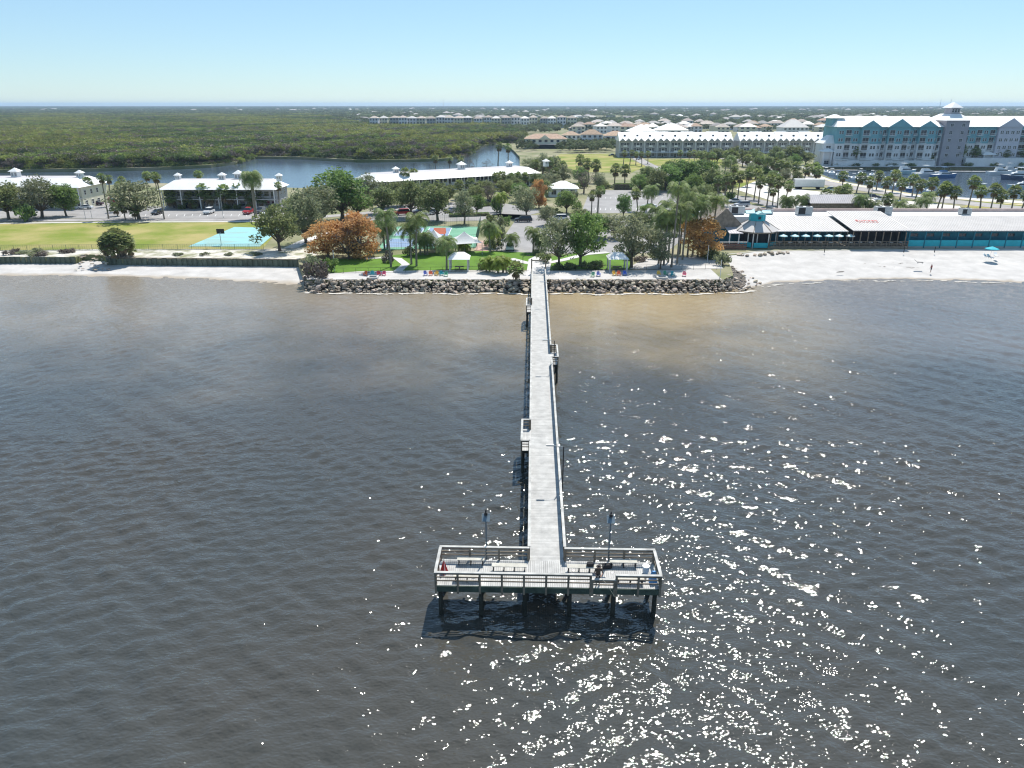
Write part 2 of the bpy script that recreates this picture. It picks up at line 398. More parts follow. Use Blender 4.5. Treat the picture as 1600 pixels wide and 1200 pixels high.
# ------------------------------------------------------------------ land
W = lambda x, y, z=LZ: tuple(G(x, y, z)[:2])
lagoon_px = [(-140, 300), (60, 300), (140, 296), (250, 292), (470, 300), (560, 298), (640, 290), (700, 284), (760, 276), (812, 264), (812, 249), (803, 239), (795, 232), (775, 226), (752, 231), (742, 237), (725, 247), (690, 252), (640, 253), (560, 254), (470, 249), (400, 248), (368, 257), (330, 262), (250, 266), (140, 268), (-140, 272)]
marina_px = [(1268, 266), (1300, 279), (1360, 291), (1430, 303), (1500, 309), (1800, 316), (1800, 262), (1600, 261), (1284, 261)]
shore = [(-9000, 165)] + [W(x, y) for x, y in ((-300, 401), (0, 402), (118, 402), (128, 398), (160, 398), (166, 404), (465, 406), (474, 428), (480, 436.5), (560, 437), (830, 437), (1000, 437), (1130, 437), (1146, 430), (1140, 412), (1118, 402), (1180, 393), (1420, 389), (1900, 386))] + [(9000, 190)]
far_edge = [(16000, 18000), (-16000, 18000)]
outer = [Vector((p[0], p[1], 0)) for p in shore + far_edge]
WL = lambda x, y: tuple(G(x, y, 0.25)[:2])
holes = [[Vector((*WL(x, y), 0)) for x, y in lagoon_px], [Vector((*W(x, y), 0)) for x, y in marina_px]]
def land():
    loops = [outer] + holes; flat = [p for l in loops for p in l]
    tris = tessellate_polygon(loops)
    v = [(p.x, p.y, LZ) for p in flat]; f = []
    for t in tris:
        a, b, c = (flat[k] for k in t)
        f.append(tuple(t) if (b - a).cross(c - a).z > 0 else tuple(reversed(t)))
    n = len(v); v += [(p.x, p.y, -1.0) for p in flat]; k0 = 0
    for l in loops:
        for k in range(len(l)):
            a, b = k0 + k, k0 + (k + 1) % len(l); f.append((a, b, n + b, n + a))
        k0 += len(l)
    me = bpy.data.meshes.new('ground'); me.from_pydata(v, [], f); me.materials.append(M['scrub']); me.update()
    structure(link('ground', me))
land()
for nm, h in (('lagoon_water', lagoon_px), ('marina_water', marina_px)):
    P_ = [(WL if nm == 'lagoon_water' else W)(x, y) for x, y in h]; xs = [p[0] for p in P_]; ys = [p[1] for p in P_]
    sheet(nm, [(min(xs) - 5, min(ys) - 5), (max(xs) + 5, min(ys) - 5), (max(xs) + 5, max(ys) + 5), (min(xs) - 5, max(ys) + 5)], 0.25, lagoon_mat)

def beach_mat():
    """dry white sand turning to damp grey-tan sand in the swash zone"""
    if 'beach_sand' in MATS: return MATS['beach_sand']
    m = mat('beach_sand', (0.50, 0.48, 0.46), 0.95, 0.10, 0.3, 0.07, bscale=1.4, detail=8); nt = m.node_tree; b = nt.nodes['Principled BSDF']
    src = b.inputs['Base Color'].links[0].from_socket; geo = nt.nodes.new('ShaderNodeNewGeometry'); sp = nt.nodes.new('ShaderNodeSeparateXYZ'); nt.links.new(geo.outputs['Position'], sp.inputs[0])
    mr = nt.nodes.new('ShaderNodeMapRange'); mr.inputs[1].default_value = 0.01; mr.inputs[2].default_value = 0.09; nt.links.new(sp.outputs['Z'], mr.inputs[0])
    mx = nt.nodes.new('ShaderNodeMixRGB'); nt.links.new(mr.outputs[0], mx.inputs[0]); mx.inputs[1].default_value = (0.36, 0.31, 0.25, 1); nt.links.new(src, mx.inputs[2]); nt.links.new(mx.outputs[0], b.inputs['Base Color'])
    return m
def beach(name, top, bottom, ztop, zbot, ny=10):
    """sand slope between two pixel polylines: top edge at ztop, bottom at zbot"""
    mb = MB(); n = len(top); rows = []
    rr = random.Random(3)
    for k in range(n):
        a = G(*top[k], ztop); b = G(*bottom[k], zbot); rows.append([])
        for j in range(ny + 1):
            t = j / ny; p = a.lerp(b, t); p.z = ztop + (zbot - ztop) * (t ** 0.85)
            if 0 < j < ny: p.z += rr.uniform(-0.04, 0.04)
            mb.v.append(tuple(p)); rows[-1].append(len(mb.v) - 1)
    for k in range(n - 1):
        for j in range(ny):
            mb.f.append((rows[k][j + 1], rows[k + 1][j + 1], rows[k + 1][j], rows[k][j])); mb.m.append(0)
    return structure(mb.build(name, beach_mat(), smooth=True))
def dense(pts, n):
    """resample a pixel polyline"""
    out = []; seg = [math.dist(pts[k], pts[k + 1]) for k in range(len(pts) - 1)]; T = sum(seg)
    for q in range(n + 1):
        d = T * q / n
        for k, s_ in enumerate(seg):
            if d <= s_ or k == len(seg) - 1:
                t = min(1, d / s_); out.append((pts[k][0] + (pts[k + 1][0] - pts[k][0]) * t, pts[k][1] + (pts[k + 1][1] - pts[k][1]) * t)); break
            d -= s_
    return out
def wob(pts, amp, f=0.035):
    return [(x, y + amp * (math.sin(x * f) + 0.6 * math.sin(x * f * 2.7 + 1))) for x, y in pts]
beach('left_beach', dense([(-300, 406), (0, 407), (120, 407), (165, 408), (300, 409), (520, 411)], 60), wob(dense([(-300, 432), (0, 436), (120, 437), (235, 440), (330, 444), (400, 450), (470, 456), (520, 460)], 60), 0.6), 0.6, -0.14)
beach('right_beach', dense([(1117, 399), (1180, 392), (1420, 388), (1900, 385)], 70), wob(dense([(1165, 466), (1215, 453), (1300, 447.5), (1420, 446), (1500, 447.5), (1600, 453), (1900, 462)], 70), 0.6), LZ + 0.03, -0.3, 14)

SAND = 'sand'
gsheet('promenade', [(474, 430), (560, 424), (700, 422), (800, 423), (900, 423), (1000, 421), (1110, 420), (1128, 436.6), (480, 436.6)], LZ + 0.05, SAND)
gsheet('sand_court', [(985, 416), (1008, 404), (1090, 401), (1116, 402), (1130, 419.5), (985, 420.5)], LZ + 0.04, SAND)
gsheet('sandy_verge', [(-300, 401), (0, 401), (118, 401.5), (128, 397.6), (160, 397.6), (166, 403.6), (465, 405), (500, 398), (470, 386), (410, 389.5), (300, 388), (165, 389), (60, 391), (-300, 391)], LZ + 0.02, 'dirt')
gsheet('rough_field', [(-400, 391), (0, 391), (160, 389), (410, 389), (428, 368), (428, 351), (420, 346), (200, 345), (0, 349), (-400, 352)], LZ + 0.03, 'grass')
gsheet('front_lawn', [(478, 429), (560, 424), (700, 421.5), (830, 421.5), (836, 395), (760, 392), (640, 396), (560, 404), (500, 405)], LZ + 0.03, 'lawn')
gsheet('east_lawn', [(846, 421.5), (985, 420), (985, 398), (950, 393), (905, 395), (850, 402)], LZ + 0.03, 'lawn')
gsheet('far_meadow', [(835, 262), (875, 241), (965, 240), (1010, 260), (985, 270), (880, 268)], LZ + 0.03, 'grass')
gsheet('verge_meadow', [(1020, 258), (1010, 249), (1150, 248), (1130, 258), (1090, 262)], LZ + 0.03, 'grass')
gsheet('marina_verge', [(1112, 281), (1166, 275), (1260, 302), (1250, 310), (1180, 300)], LZ + 0.035, 'grass')
gsheet('east_meadow', [(1480, 333), (1530, 312), (1800, 320), (1800, 345), (1600, 338)], LZ + 0.035, 'grass')
gsheet('pier_plaza', [(822, 431), (826, 405), (846, 395), (862, 405), (858, 431)], LZ + 0.07, 'concrete')
gsheet('parking_lot', [(772, 392), (806, 343), (760, 338), (780, 334), (860, 337), (1060, 337), (1085, 360), (1040, 395), (850, 396)], LZ + 0.045, 'asphalt')
gsheet('upper_parking_lot', [(908, 333), (918, 307), (945, 297), (1052, 297), (1066, 333)], LZ + 0.05, 'asphalt')
gsheet('inner_parking_lot', [(560, 345), (590, 322), (700, 316), (790, 318), (850, 330), (800, 343), (700, 346)], LZ + 0.045, 'asphalt')
gsheet('hotel_parking', [(-400, 341), (-400, 323), (140, 322), (480, 322), (480, 338), (420, 341), (200, 341.5)], LZ + 0.05, 'asphalt')
gsheet('side_parking', [(126, 330), (150, 311), (180, 309), (182, 330)], LZ + 0.055, 'asphalt')
strip('street', [(-400, 345), (0, 344.5), (200, 343.5), (420, 343), (470, 341), (560, 334), (640, 325), (760, 318)], 4.6, LZ + 0.06, 'road')
strip('pavement', [(-400, 350), (0, 348.8), (200, 346.8), (424, 346)], 1.6, LZ + 0.08, 'concrete')
strip('marina_road', [(985, 240), (1003, 252), (1040, 270), (1080, 284), (1110, 296)], 6, LZ + 0.06, 'road')
strip('harbour_street', [(1100, 241), (1160, 252), (1200, 264), (1250, 277), (1300, 287.5), (1400, 303), (1480, 314), (1600, 326), (1900, 350)], 11, LZ + 0.06, 'road')
strip('yellow_verge', [(1170, 250), (1253, 273), (1330, 289), (1425, 303), (1500, 311), (1700, 330)], 1.8, LZ + 0.12, 'yellow')
gsheet('shell_lot', [(1150, 296), (1180, 283), (1250, 296), (1400, 312), (1500, 322), (1500, 333), (1330, 334), (1260, 333), (1200, 312)], LZ + 0.05, 'shell')
strip('restaurant_drive', [(1080, 300), (1120, 303), (1160, 309), (1200, 318), (1240, 331), (1300, 336)], 7, LZ + 0.07, 'asphalt')
strip('restaurant_forecourt', [(1100, 325), (1180, 321)], 12, LZ + 0.065, 'asphalt')
strip('garden_path', [(621, 424), (634, 413), (622, 404), (600, 402), (570, 404)], 1.7, LZ + 0.06, 'concrete')
strip('winding_path', [(798, 404), (825, 411), (848, 412), (880, 406), (915, 397), (950, 394)], 1.8, LZ + 0.08, 'concrete')
strip('track', [(452, 388), (480, 375), (520, 363), (545, 356)], 3, LZ + 0.06, 'concrete')
gsheet('paved_ramp', [(741, 391), (749, 376), (764, 376), (762, 392)], LZ + 0.07, 'brick')
gsheet('south_quay', [(1262, 268), (1300, 281), (1430, 304.5), (1600, 314), (1600, 318), (1430, 307.5), (1298, 284), (1255, 270)], LZ + 0.08, 'concrete')
gsheet('north_quay', [(1284, 261), (1800, 261), (1800, 258), (1284, 258)], LZ + 0.08, 'concrete')
gsheet('hotel_terrace', [(1200, 258), (1284, 258), (1284, 266), (1240, 262)], LZ + 0.07, 'concrete')
# parking bay lines
def bay_lines(pts, n, length, dirpx, name):
    mb = MB()
    for k in range(n):
        t = k / (n - 1); x = pts[0][0] + (pts[1][0] - pts[0][0]) * t; y = pts[0][1] + (pts[1][1] - pts[0][1]) * t
        a = G(x, y, LZ + 0.075); d = (G(x + dirpx[0], y + dirpx[1], LZ + 0.075) - a).normalized()
        mb.beam(a, a + d * length, 0.12, 0.006)
    return structure(mb.build(name, 'line'))
bay_lines([(190, 338), (470, 338)], 24, 5.0, (4, -8), 'parking_lines')
bay_lines([(930, 328), (1050, 328)], 16, 5.0, (2, -8), 'upper_parking_lines')
bay_lines([(930, 310), (1050, 310)], 16, 4.0, (2, -6), 'far_parking_lines')

def foam(name, pxs, n, label, sp=0.5, wmax=0.35):
    rr = random.Random(name); mb = MB(); P_ = dense(pxs, n)
    for x, y in P_:
        if math.sin(x * .11) + math.sin(x * .29 + 1) + .8 * math.sin(x * .67) < rr.uniform(-.9, .7): continue
        y += .7 * math.sin(x * .055) + .5 * math.sin(x * .17)
        for q in range(3):
            p = G(x + rr.uniform(-2, 2), y + abs(rr.gauss(0, sp)), 0.05); a = rr.uniform(.15, .8); w = rr.uniform(.05, wmax); k = rr.randint(5, 8)
            mb.poly([(p.x + a * math.cos(t) * rr.uniform(.6, 1.1), p.y + w * math.sin(t) * rr.uniform(.6, 1.1), 0.07 + rr.uniform(0, .03)) for t in [6.283 * i / k for i in range(k)]])
    tag(mb.build(name, mat('foam', (0.62, 0.58, 0.52), .9, .1, 2)), label, 'foam', None, 'stuff')
foam('sea_foam', [(478, 456), (494, 458.5), (830, 459), (1120, 459.5), (1176, 454), (1192, 447)], 330, 'pale broken foam along the foot of the boulders')
foam('beach_foam', [(1196, 449), (1220, 444.5), (1300, 440), (1420, 438), (1500, 439.5), (1600, 444)], 150, 'thin swash foam along the right beach', .4, .2)

# ------------------------------------------------------------------ sports courts
def lerp2(q, u, v):
    a = Vector(q[0]).lerp(Vector(q[1]), u); b = Vector(q[3]).lerp(Vector(q[2]), u); return a.lerp(b, v)
Qb = [W(294, 385.5), W(406, 385.5), W(440, 356), W(366, 355)]
sheet('basketball_court', Qb, LZ + 0.06, 'courtturq')
Qt = [W(588, 391), W(744, 387), W(751, 354.5), (W(751, 354.5)[0] - (W(744, 387)[0] - W(588, 391)[0]), W(751, 354.5)[1] + 1.0)]
sheet('tennis_court', Qt, LZ + 0.06, 'courtgreen')
mb = MB()
for (u0, u1, v0, v1) in ((0.05, 0.34, 0.08, 0.42), (0.40, 0.86, 0.08, 0.40), (0.05, 0.34, 0.55, 0.92), (0.40, 0.66, 0.52, 0.92)):
    p = [(*lerp2(Qt, u, v), LZ + 0.08) for u, v in ((u0, v0), (u1, v0), (u1, v1), (u0, v1))]
    mb.poly(p, 0)
    q = [Vector(x) + Vector((0, 0, 0.02)) for x in p]
    for k in range(4): mb.beam(q[k], q[(k + 1) % 4], 0.14, 0.01, 1)
    mb.beam((q[0] + q[3]) / 2, (q[1] + q[2]) / 2, 0.12, 0.01, 1)
structure(mb.build('court_markings', ['courtblue', 'line']))

def fence(name, pts, h, step, label, m='fence', group=None, rails=(1.0, 0.05), post=0.05, mesh=False):
    """posts, rails (and thin wires standing in for the netting) along world points"""
    o = thing(name, label, 'fence', (pts[0][0], pts[0][1], LZ), 0, group); off = Vector((pts[0][0], pts[0][1], 0))
    rb = MB()
    pm = MB().box(-post / 2, post / 2, -post / 2, post / 2, 0, h).mesh('post', m)
    for a, b in zip(pts[:-1], pts[1:]):
        a = Vector((a[0], a[1], 0)) - off; b = Vector((b[0], b[1], 0)) - off; n = max(1, round((b - a).length / step))
        for k in range(n + (1 if b + off == Vector((*pts[-1][:2], 0)) else 0)):
            link('post', pm, o, a.lerp(b, k / n))
        for r_ in rails: rb.beam(a + Vector((0, 0, h * r_ - 0.02)), b + Vector((0, 0, h * r_ - 0.02)), 0.04, 0.04)
        if mesh:
            for k in range(1, 9): rb.beam(a + Vector((0, 0, h * k / 9.0)), b + Vector((0, 0, h * k / 9.0)), 0.014, 0.022)
            nn = int((b - a).length / 0.5)
            for k in range(nn):
                p = a.lerp(b, k / nn); rb.beam(p + Vector((0, 0, .03)), p + Vector((0, 0, h - .03)), 0.02, 0.014)
    rb.build('rail', m, o); return o
fence('chain_link_fence', [W(-60, 392), W(165, 391), W(300, 390), W(412, 390)], 1.3, 3.0, 'low green chain link fence between rough field and sandy verge', mesh=True)
fence('court_fence', [Qt[0], Qt[1], Qt[2], Qt[3], Qt[0]], 3.0, 3.0, 'tall dark green netting fence round the tennis court', mesh=True)
for k, (a, b) in enumerate((((478, 428), (826, 424)), ((862, 424), (1120, 421)))):
    fence('promenade_fence', [W(*a), W(*b)], 1.1, 2.4, ('thin black picket fence behind the promenade chairs west of the pier', 'thin black picket fence behind the promenade chairs east of the pier')[k], m='darkmetal', rails=(1.0, 0.15), post=0.045)

# ------------------------------------------------------------------ pier
PR = math.radians(-1.6); PO = Vector((2.36, 40.65, 0)); PM = Matrix.Rotation(PR, 3, 'Z')
def PL(x, y, z=2.5): return PO + PM @ Vector((x, y, z))
DZ = 2.5
def deckz(y): return DZ if y < 78 else DZ - (DZ - LZ - 0.12) * min(1, (y - 78) / 21)
pier = thing('fishing_pier', 'long grey boarded fishing pier with railings and a wide T-shaped end', 'pier', PO, PR)
plank_t = MB().box(-0.0675, 0.0675, 0, 3.0, -0.04, 0).mesh('plank', 'deck')
k = 0
x = -7.42
while x < 7.45:
    link('plank', plank_t, pier, (x, 0.0, DZ)); x += 0.148; k += 1
plank_w = MB().box(-1.2, 1.2, -0.066, 0.066, -0.04, 0).mesh('plank', 'deck')
y = 3.08; n = 0; rest = MB()
while y < 99.2:
    if n < 198: link('plank', plank_w, pier, (0, y, deckz(y)))
    else:
        z = deckz(y); rest.box(-1.2, 1.2, y - 0.067, y + 0.067, z - 0.04, z)
    y += 0.146; n += 1
rest.build('far_planks', 'deck', pier)['kind'] = 'stuff'
# sub-structure
for sx in (-1.05, 0, 1.05):
    MB().box(sx - 0.06, sx + 0.06, 3.0, 78, DZ - 0.34, DZ - 0.045).build('joist', 'darkwood', pier)
    MB().beam((sx, 78, DZ - 0.19), (sx, 99, LZ - 0.07), 0.12, 0.29).build('joist', 'darkwood', pier)
for yy in (0.06, 1.5, 2.94):
    MB().box(-7.45, 7.45, yy - 0.06, yy + 0.06, DZ - 0.36, DZ - 0.045).build('beam', 'greenwood', pier)
MB().box(-7.5, 7.5, -0.085, -0.03, DZ - 0.46, DZ - 0.02).build('fascia', 'greenwood', pier)
for sx in (-7.5, 7.44): MB().box(sx, sx + 0.06, -0.03, 3.03, DZ - 0.5, DZ - 0.02).build('fascia', 'greenwood', pier)
pil = MB().tube([(0, 0, -1.5), (0, 0, DZ - 0.3)], [0.17, 0.15], 10).mesh('piling', 'darkwood', True)
for xx in (-7.2, -4.45, -1.5, 1.5, 4.45, 7.2):
    for yy in (0.25, 2.75): link('piling', pil, pier, (xx, yy, 0))
pil2 = MB().tube([(0, 0, -1.5), (0, 0, DZ - 0.36)], [0.16, 0.14], 8).mesh('piling', 'darkwood', True)
yy = 8.0
while yy < 92:
    for xx in (-1.0, 1.0): link('piling', pil2, pier, (xx, yy, 0 if yy < 78 else -0.5))
    MB().box(-1.25, 1.25, yy - 0.1, yy + 0.1, deckz(yy) - 0.6, deckz(yy) - 0.37).build('cross_beam', 'darkwood', pier)
    yy += 4.2
RH = 1.07
def railing(a, b, step, post_low=0.6, h=RH, skip=None, out=None):
    """one straight railing run from a to b (local xyz of the deck edge)"""
    a = Vector(a); b = Vector(b); Ls = (b - a).length; n = max(1, round(Ls / step))
    pm = MB().box(-0.07, 0.07, -0.07, 0.07, -post_low, h - 0.045).mesh('post', 'wood')
    for k in range(n + 1): link('post', pm, pier, a.lerp(b, k / n))
    d = (b - a).normalized()
    up = Vector((0, 0, 1))
    MB().beam(a - d * 0.08 + up * (h - 0.02), b + d * 0.08 + up * (h - 0.02), 0.2, 0.045).build('cap_rail', 'cap', pier)
    MB().beam(a + up * (h - 0.13), b + up * (h - 0.13), 0.045, 0.14).build('rail', 'wood', pier)
    for zz in (h * 0.36, h * 0.62): MB().beam(a + up * zz, b + up * zz, 0.045, 0.085).build('rail', 'wood', pier)
F0 = -0.02; B0 = 3.0
railing((-7.45, F0, DZ), (2.85, F0, DZ), 1.47)
railing((2.97, F0, DZ), (4.43, F0, DZ), 1.46, h=0.72)
railing((4.55, F0, DZ), (7.45, F0, DZ), 1.45)
railing((-7.45, 0.16, DZ), (-7.45, B0 - 0.16, DZ), 1.4); railing((7.45, 0.16, DZ), (7.45, B0 - 0.16, DZ), 1.4)
railing((-7.45, B0, DZ), (-1.3, B0, DZ), 2.05); railing((1.3, B0, DZ), (7.45, B0, DZ), 2.05)
LB = [(20.5, 25.3), (69.0, 73.6)]; RB = [(44.6, 49.4)]
def side(xx, bumps):
    segs = []; y0 = 3.25
    for a, b in bumps: segs.append((y0, a)); y0 = b
    segs.append((y0, 78)); segs.append((78.2, 98.6))
    for a, b in segs: railing((xx, a, deckz(a)), (xx, b, deckz(b)), 2.1)
    s_ = 1 if xx > 0 else -1; xo = xx + s_ * 0.8
    for a, b in bumps:
        pm = MB().box(-0.068, 0.068, 0, b - a, -0.04, 0).mesh('plank', 'deck')
        for q in range(6): link('plank', pm, pier, (xx + s_ * (0.02 + 0.14 * q), a, DZ))
        MB().box(min(xx, xo) - 0.02, max(xx, xo) + 0.02, a, a + 0.1, DZ - 0.3, DZ - 0.045).build('beam', 'darkwood', pier)
        MB().box(min(xx, xo) - 0.02, max(xx, xo) + 0.02, b - 0.1, b, DZ - 0.3, DZ - 0.045).build('beam', 'darkwood', pier)
        railing((xx + s_ * 0.1, a, DZ), (xo, a, DZ), 0.9); railing((xo, a + 0.15, DZ), (xo, b - 0.15, DZ), 2.0); railing((xx + s_ * 0.1, b, DZ), (xo, b, DZ), 0.9)
        link('piling', pil2, pier, (xo - s_ * 0.1, a + 0.4, 0)); link('piling', pil2, pier, (xo - s_ * 0.1, b - 0.4, 0))
side(-1.25, LB); side(1.25, RB)
# gate posts at the shore end
for sx in (-1.35, 1.35): MB().box(sx - 0.12, sx + 0.12, 99.0, 99.24, LZ - 0.1, LZ + 3.0).build('gate_post', 'wood', pier)
MB().beam((-1.35, 99.12, LZ + 2.7), (1.35, 99.12, LZ + 2.7), 0.1, 0.22).build('gate_beam', 'wood', pier)

def bench(x, y, ln, label, dp=0.42):
    b = thing('pier_bench', label, 'bench', PL(x, y), PR, 'benches on the pier end')
    for q in range(3):
        yy = -dp / 2 + dp * (q + 0.5) / 3
        MB().box(-ln / 2, ln / 2, yy - dp / 6.6, yy + dp / 6.6, 0.42, 0.47).build('slat', 'bench', b)
    nleg = 4 if ln > 2.2 else 3
    for q in range(nleg):
        xx = -ln / 2 + 0.12 + (ln - 0.24) * q / (nleg - 1)
        lg = MB(); lg.box(xx - 0.03, xx + 0.03, -dp / 2 + 0.03, -dp / 2 + 0.09, 0.005, 0.415); lg.box(xx - 0.03, xx + 0.03, dp / 2 - 0.09, dp / 2 - 0.03, 0.005, 0.415)
        lg.box(xx - 0.028, xx + 0.028, -dp / 2 + 0.09, dp / 2 - 0.09, 0.36, 0.412)
        lg.build('leg', 'darkmetal', b)
bench(-5.3, 2.45, 1.9, 'pale slatted bench against back rail near the red cloth')
bench(5.3, 2.45, 1.9, 'pale slatted bench against back rail near the white bucket')
bench(-2.6, 1.75, 2.4, 'long pale bench beside walkway on the side of the red cloth')
bench(2.55, 1.75, 2.4, 'long pale bench beside walkway with a dark bag on it')
bench(-5.4, 0.55, 1.8, 'pale bench facing the front rail on the side of the red cloth')
bench(5.55, 0.55, 1.8, 'pale bench facing the front rail beside the blue tote')

def solar_lamp(x, y, label):
    o = thing('solar_lamp', label, 'lamp post', PL(x, y), PR, 'solar lamps on the pier end')
    MB().tube([(0, 0, -0.6), (0, 0, 3.55)], [0.06, 0.05], 8).build('pole', paint('slate_pole', (0.10, 0.14, 0.17)), o)
    p = MB(); p.poly([(-0.28, -0.25, 3.2), (0.28, -0.25, 3.2), (0.28, 0.15, 3.55), (-0.28, 0.15, 3.55)]); p.poly([(-0.28, 0.15, 3.52), (0.28, 0.15, 3.52), (0.28, -0.25, 3.17), (-0.28, -0.25, 3.17)])
    p.beam((-0.28, -0.25, 3.185), (0.28, -0.25, 3.185), 0.03, 0.03); p.beam((-0.28, 0.15, 3.535), (0.28, 0.15, 3.535), 0.03, 0.03)
    p.build('solar_panel', paint('solar_panel', (0.16, 0.21, 0.25)), o)
    h = MB().box(-0.11, 0.11, -0.13, 0.13, 3.57, 3.77); h.tube([(0, 0, 3.75), (0, 0, 3.97)], [0.07, 0.03], 8); h.build('lamp_head', 'darkmetal', o)
solar_lamp(-4.25, 3.14, 'solar lamp on grey pole behind the bench with the red cloth')
solar_lamp(4.35, 3.14, 'solar lamp on grey pole behind the bench with the black duffel')
def arm_lamp(y, label):
    o = thing('arm_lamp', label, 'lamp post', PL(1.5, y, deckz(y)), PR, 'arm lamps along the walkway')
    MB().tube([(0, 0, -0.5), (0, 0, 3.75)], [0.055, 0.045], 8).build('pole', 'darkmetal', o)
    MB().tube([(0, 0, 3.68), (-0.9, 0, 3.85)], 0.03, 6).build('arm', 'metal', o)
    h = MB(); h.box(-1.45, -0.8, -0.1, 0.1, 3.82, 3.9); h.box(-1.4, -0.85, -0.08, 0.08, 3.78, 3.82); h.build('lamp_head', 'metal', o)
arm_lamp(13.7, 'arm lamp leaning over the walkway closest to the T-shaped end')
arm_lamp(42.5, 'arm lamp leaning over the walkway beside the bump-out on its own side')
arm_lamp(73.0, 'arm lamp leaning over the walkway closest to the shore')

# ------------------------------------------------------------------ people
def figure(joints, edges, radii, root, regions, name, parent, scale=1.0):
    """skin-modifier body; regions: (material, test) pairs on the face centre"""
    me = bpy.data.meshes.new(name); names = list(joints)
    me.from_pydata([Vector(joints[k]) * scale for k in names], [(names.index(a), names.index(b)) for a, b in edges], [])
    o = bpy.data.objects.new(name, me); COL.objects.link(o)
    sm = o.modifiers.new('skin', 'SKIN'); sm.use_smooth_shade = True
    ss = o.modifiers.new('sub', 'SUBSURF'); ss.levels = 1; ss.render_levels = 1
    for k, nme in enumerate(names):
        r_ = radii[nme]; d = me.skin_vertices[0].data[k]
        d.radius = (r_[0] * scale, r_[1] * scale) if isinstance(r_, tuple) else (r_ * scale, r_ * scale)
        d.use_root = nme == root
    dg = bpy.context.evaluated_depsgraph_get(); new = bpy.data.meshes.new_from_object(o.evaluated_get(dg))
    o.modifiers.clear(); o.data = new; bpy.data.meshes.remove(me)
    new.materials.clear()
    for m, _ in regions: new.materials.append(M[m] if isinstance(m, str) else m)
    for p in new.polygons:
        c = p.center / scale; p.use_smooth = True
        for k, (_, t) in enumerate(regions):
            if t(c): p.material_index = k; break
    if parent: o.parent = parent
    return o
def standing(label, loc, rz, shirt, trousers, shoes, lean=0.1, arms='rail', hat=None, scale=1.0, hair='hair', leg_skin=True, group=None):
    t = thing('person', label, 'person', loc, rz, group)
    L_ = lean
    J = dict(pel=(0, 0, 0.95), sp=(0, L_ * 0.5, 1.15), ch=(0, L_ * 1.1, 1.36), nk=(0, L_ * 1.5, 1.50), hd=(0, L_ * 1.9, 1.60), tp=(0, L_ * 2.0, 1.73), ns=(0, L_ * 1.9 + 0.085, 1.615))
    Rd = dict(pel=(0.15, 0.11), sp=(0.145, 0.105), ch=(0.17, 0.115), nk=(0.055, 0.055), hd=(0.078, 0.092), tp=(0.06, 0.07), ns=0.03)
    E_ = [('pel', 'sp'), ('sp', 'ch'), ('ch', 'nk'), ('nk', 'hd'), ('hd', 'tp'), ('hd', 'ns')]
    for s_, n_ in ((-1, 'l'), (1, 'r')):
        if arms == 'rail': el = (s_ * 0.27, L_ + 0.10, 1.14); wr = (s_ * 0.16, L_ + 0.33, 1.10); ha = (s_ * 0.13, L_ + 0.41, 1.11)
        else: el = (s_ * 0.25, L_ + 0.02, 1.12); wr = (s_ * 0.25, L_ + 0.10, 0.88); ha = (s_ * 0.25, L_ + 0.13, 0.80)
        st = 0.06 if s_ > 0 else -0.05
        J.update({'sh' + n_: (s_ * 0.185, L_ * 1.2, 1.41), 'el' + n_: el, 'wr' + n_: wr, 'ha' + n_: ha,
                  'hp' + n_: (s_ * 0.09, 0.0, 0.88), 'kn' + n_: (s_ * 0.105, 0.03 + st, 0.49), 'an' + n_: (s_ * 0.11, st, 0.10), 'ft' + n_: (s_ * 0.12, st + 0.16, 0.045)})
        Rd.update({'sh' + n_: 0.065, 'el' + n_: 0.043, 'wr' + n_: 0.03, 'ha' + n_: (0.042, 0.022), 'hp' + n_: 0.095, 'kn' + n_: 0.06, 'an' + n_: 0.04, 'ft' + n_: (0.045, 0.035)})
        E_ += [('ch', 'sh' + n_), ('sh' + n_, 'el' + n_), ('el' + n_, 'wr' + n_), ('wr' + n_, 'ha' + n_), ('pel', 'hp' + n_), ('hp' + n_, 'kn' + n_), ('kn' + n_, 'an' + n_), ('an' + n_, 'ft' + n_)]
        for q in range(5):      # fingers
            fx = ha[0] + (q - 2) * 0.019; k_ = 'f%d%s' % (q, n_); ln = (0.055, 0.085, 0.09, 0.082, 0.06)[q]
            J[k_] = (fx + (0.02 * -s_ if q == (0 if s_ > 0 else 4) else 0), ha[1] + (ln * 0.8 if arms == 'rail' else 0.02), ha[2] - (ln * 0.4 if arms == 'rail' else ln)); Rd[k_] = 0.009
            E_.append(('ha' + n_, k_))
    isarm = lambda c: abs(c.x) > 0.19 and 0.7 < c.z < 1.3 or (c.y > L_ + 0.2 and c.z < 1.3)
    reg = [(hair, lambda c: c.z > 1.655 or (c.z > 1.56 and c.y < L_ * 1.9 - 0.025)), ('skin', lambda c: c.z > 1.485), ('skin', lambda c: isarm(c) and (c.z < 1.2 or c.y > L_ + 0.12)),
           (shirt, lambda c: c.z > 0.97), (trousers, lambda c: c.z > (0.46 if leg_skin else 0.12)), ('skin', lambda c: c.z > 0.11), (shoes, lambda c: True)]
    figure(J, E_, Rd, 'pel', reg, 'body', t, scale)
    if hat:
        h = MB().ngonal(0, L_ * 2.0, 0.19, 0.17, 1.665, 1.69, 12); h.ngonal(0, L_ * 2.0, 0.105, 0.085, 1.69, 1.785, 12); h.build('hat', hat, t)
    return t
fisher = standing('person in brown shirt and dark shorts fishing over the lowered rail', PL(3.35, 0.28), PR + math.pi, paint('brown_shirt', (0.10, 0.075, 0.06), 0.9), paint('dark_shorts', (0.03, 0.03, 0.035), 0.9), 'darkmetal', lean=0.13, hat=paint('brown_cap', (0.07, 0.055, 0.05), 0.9))
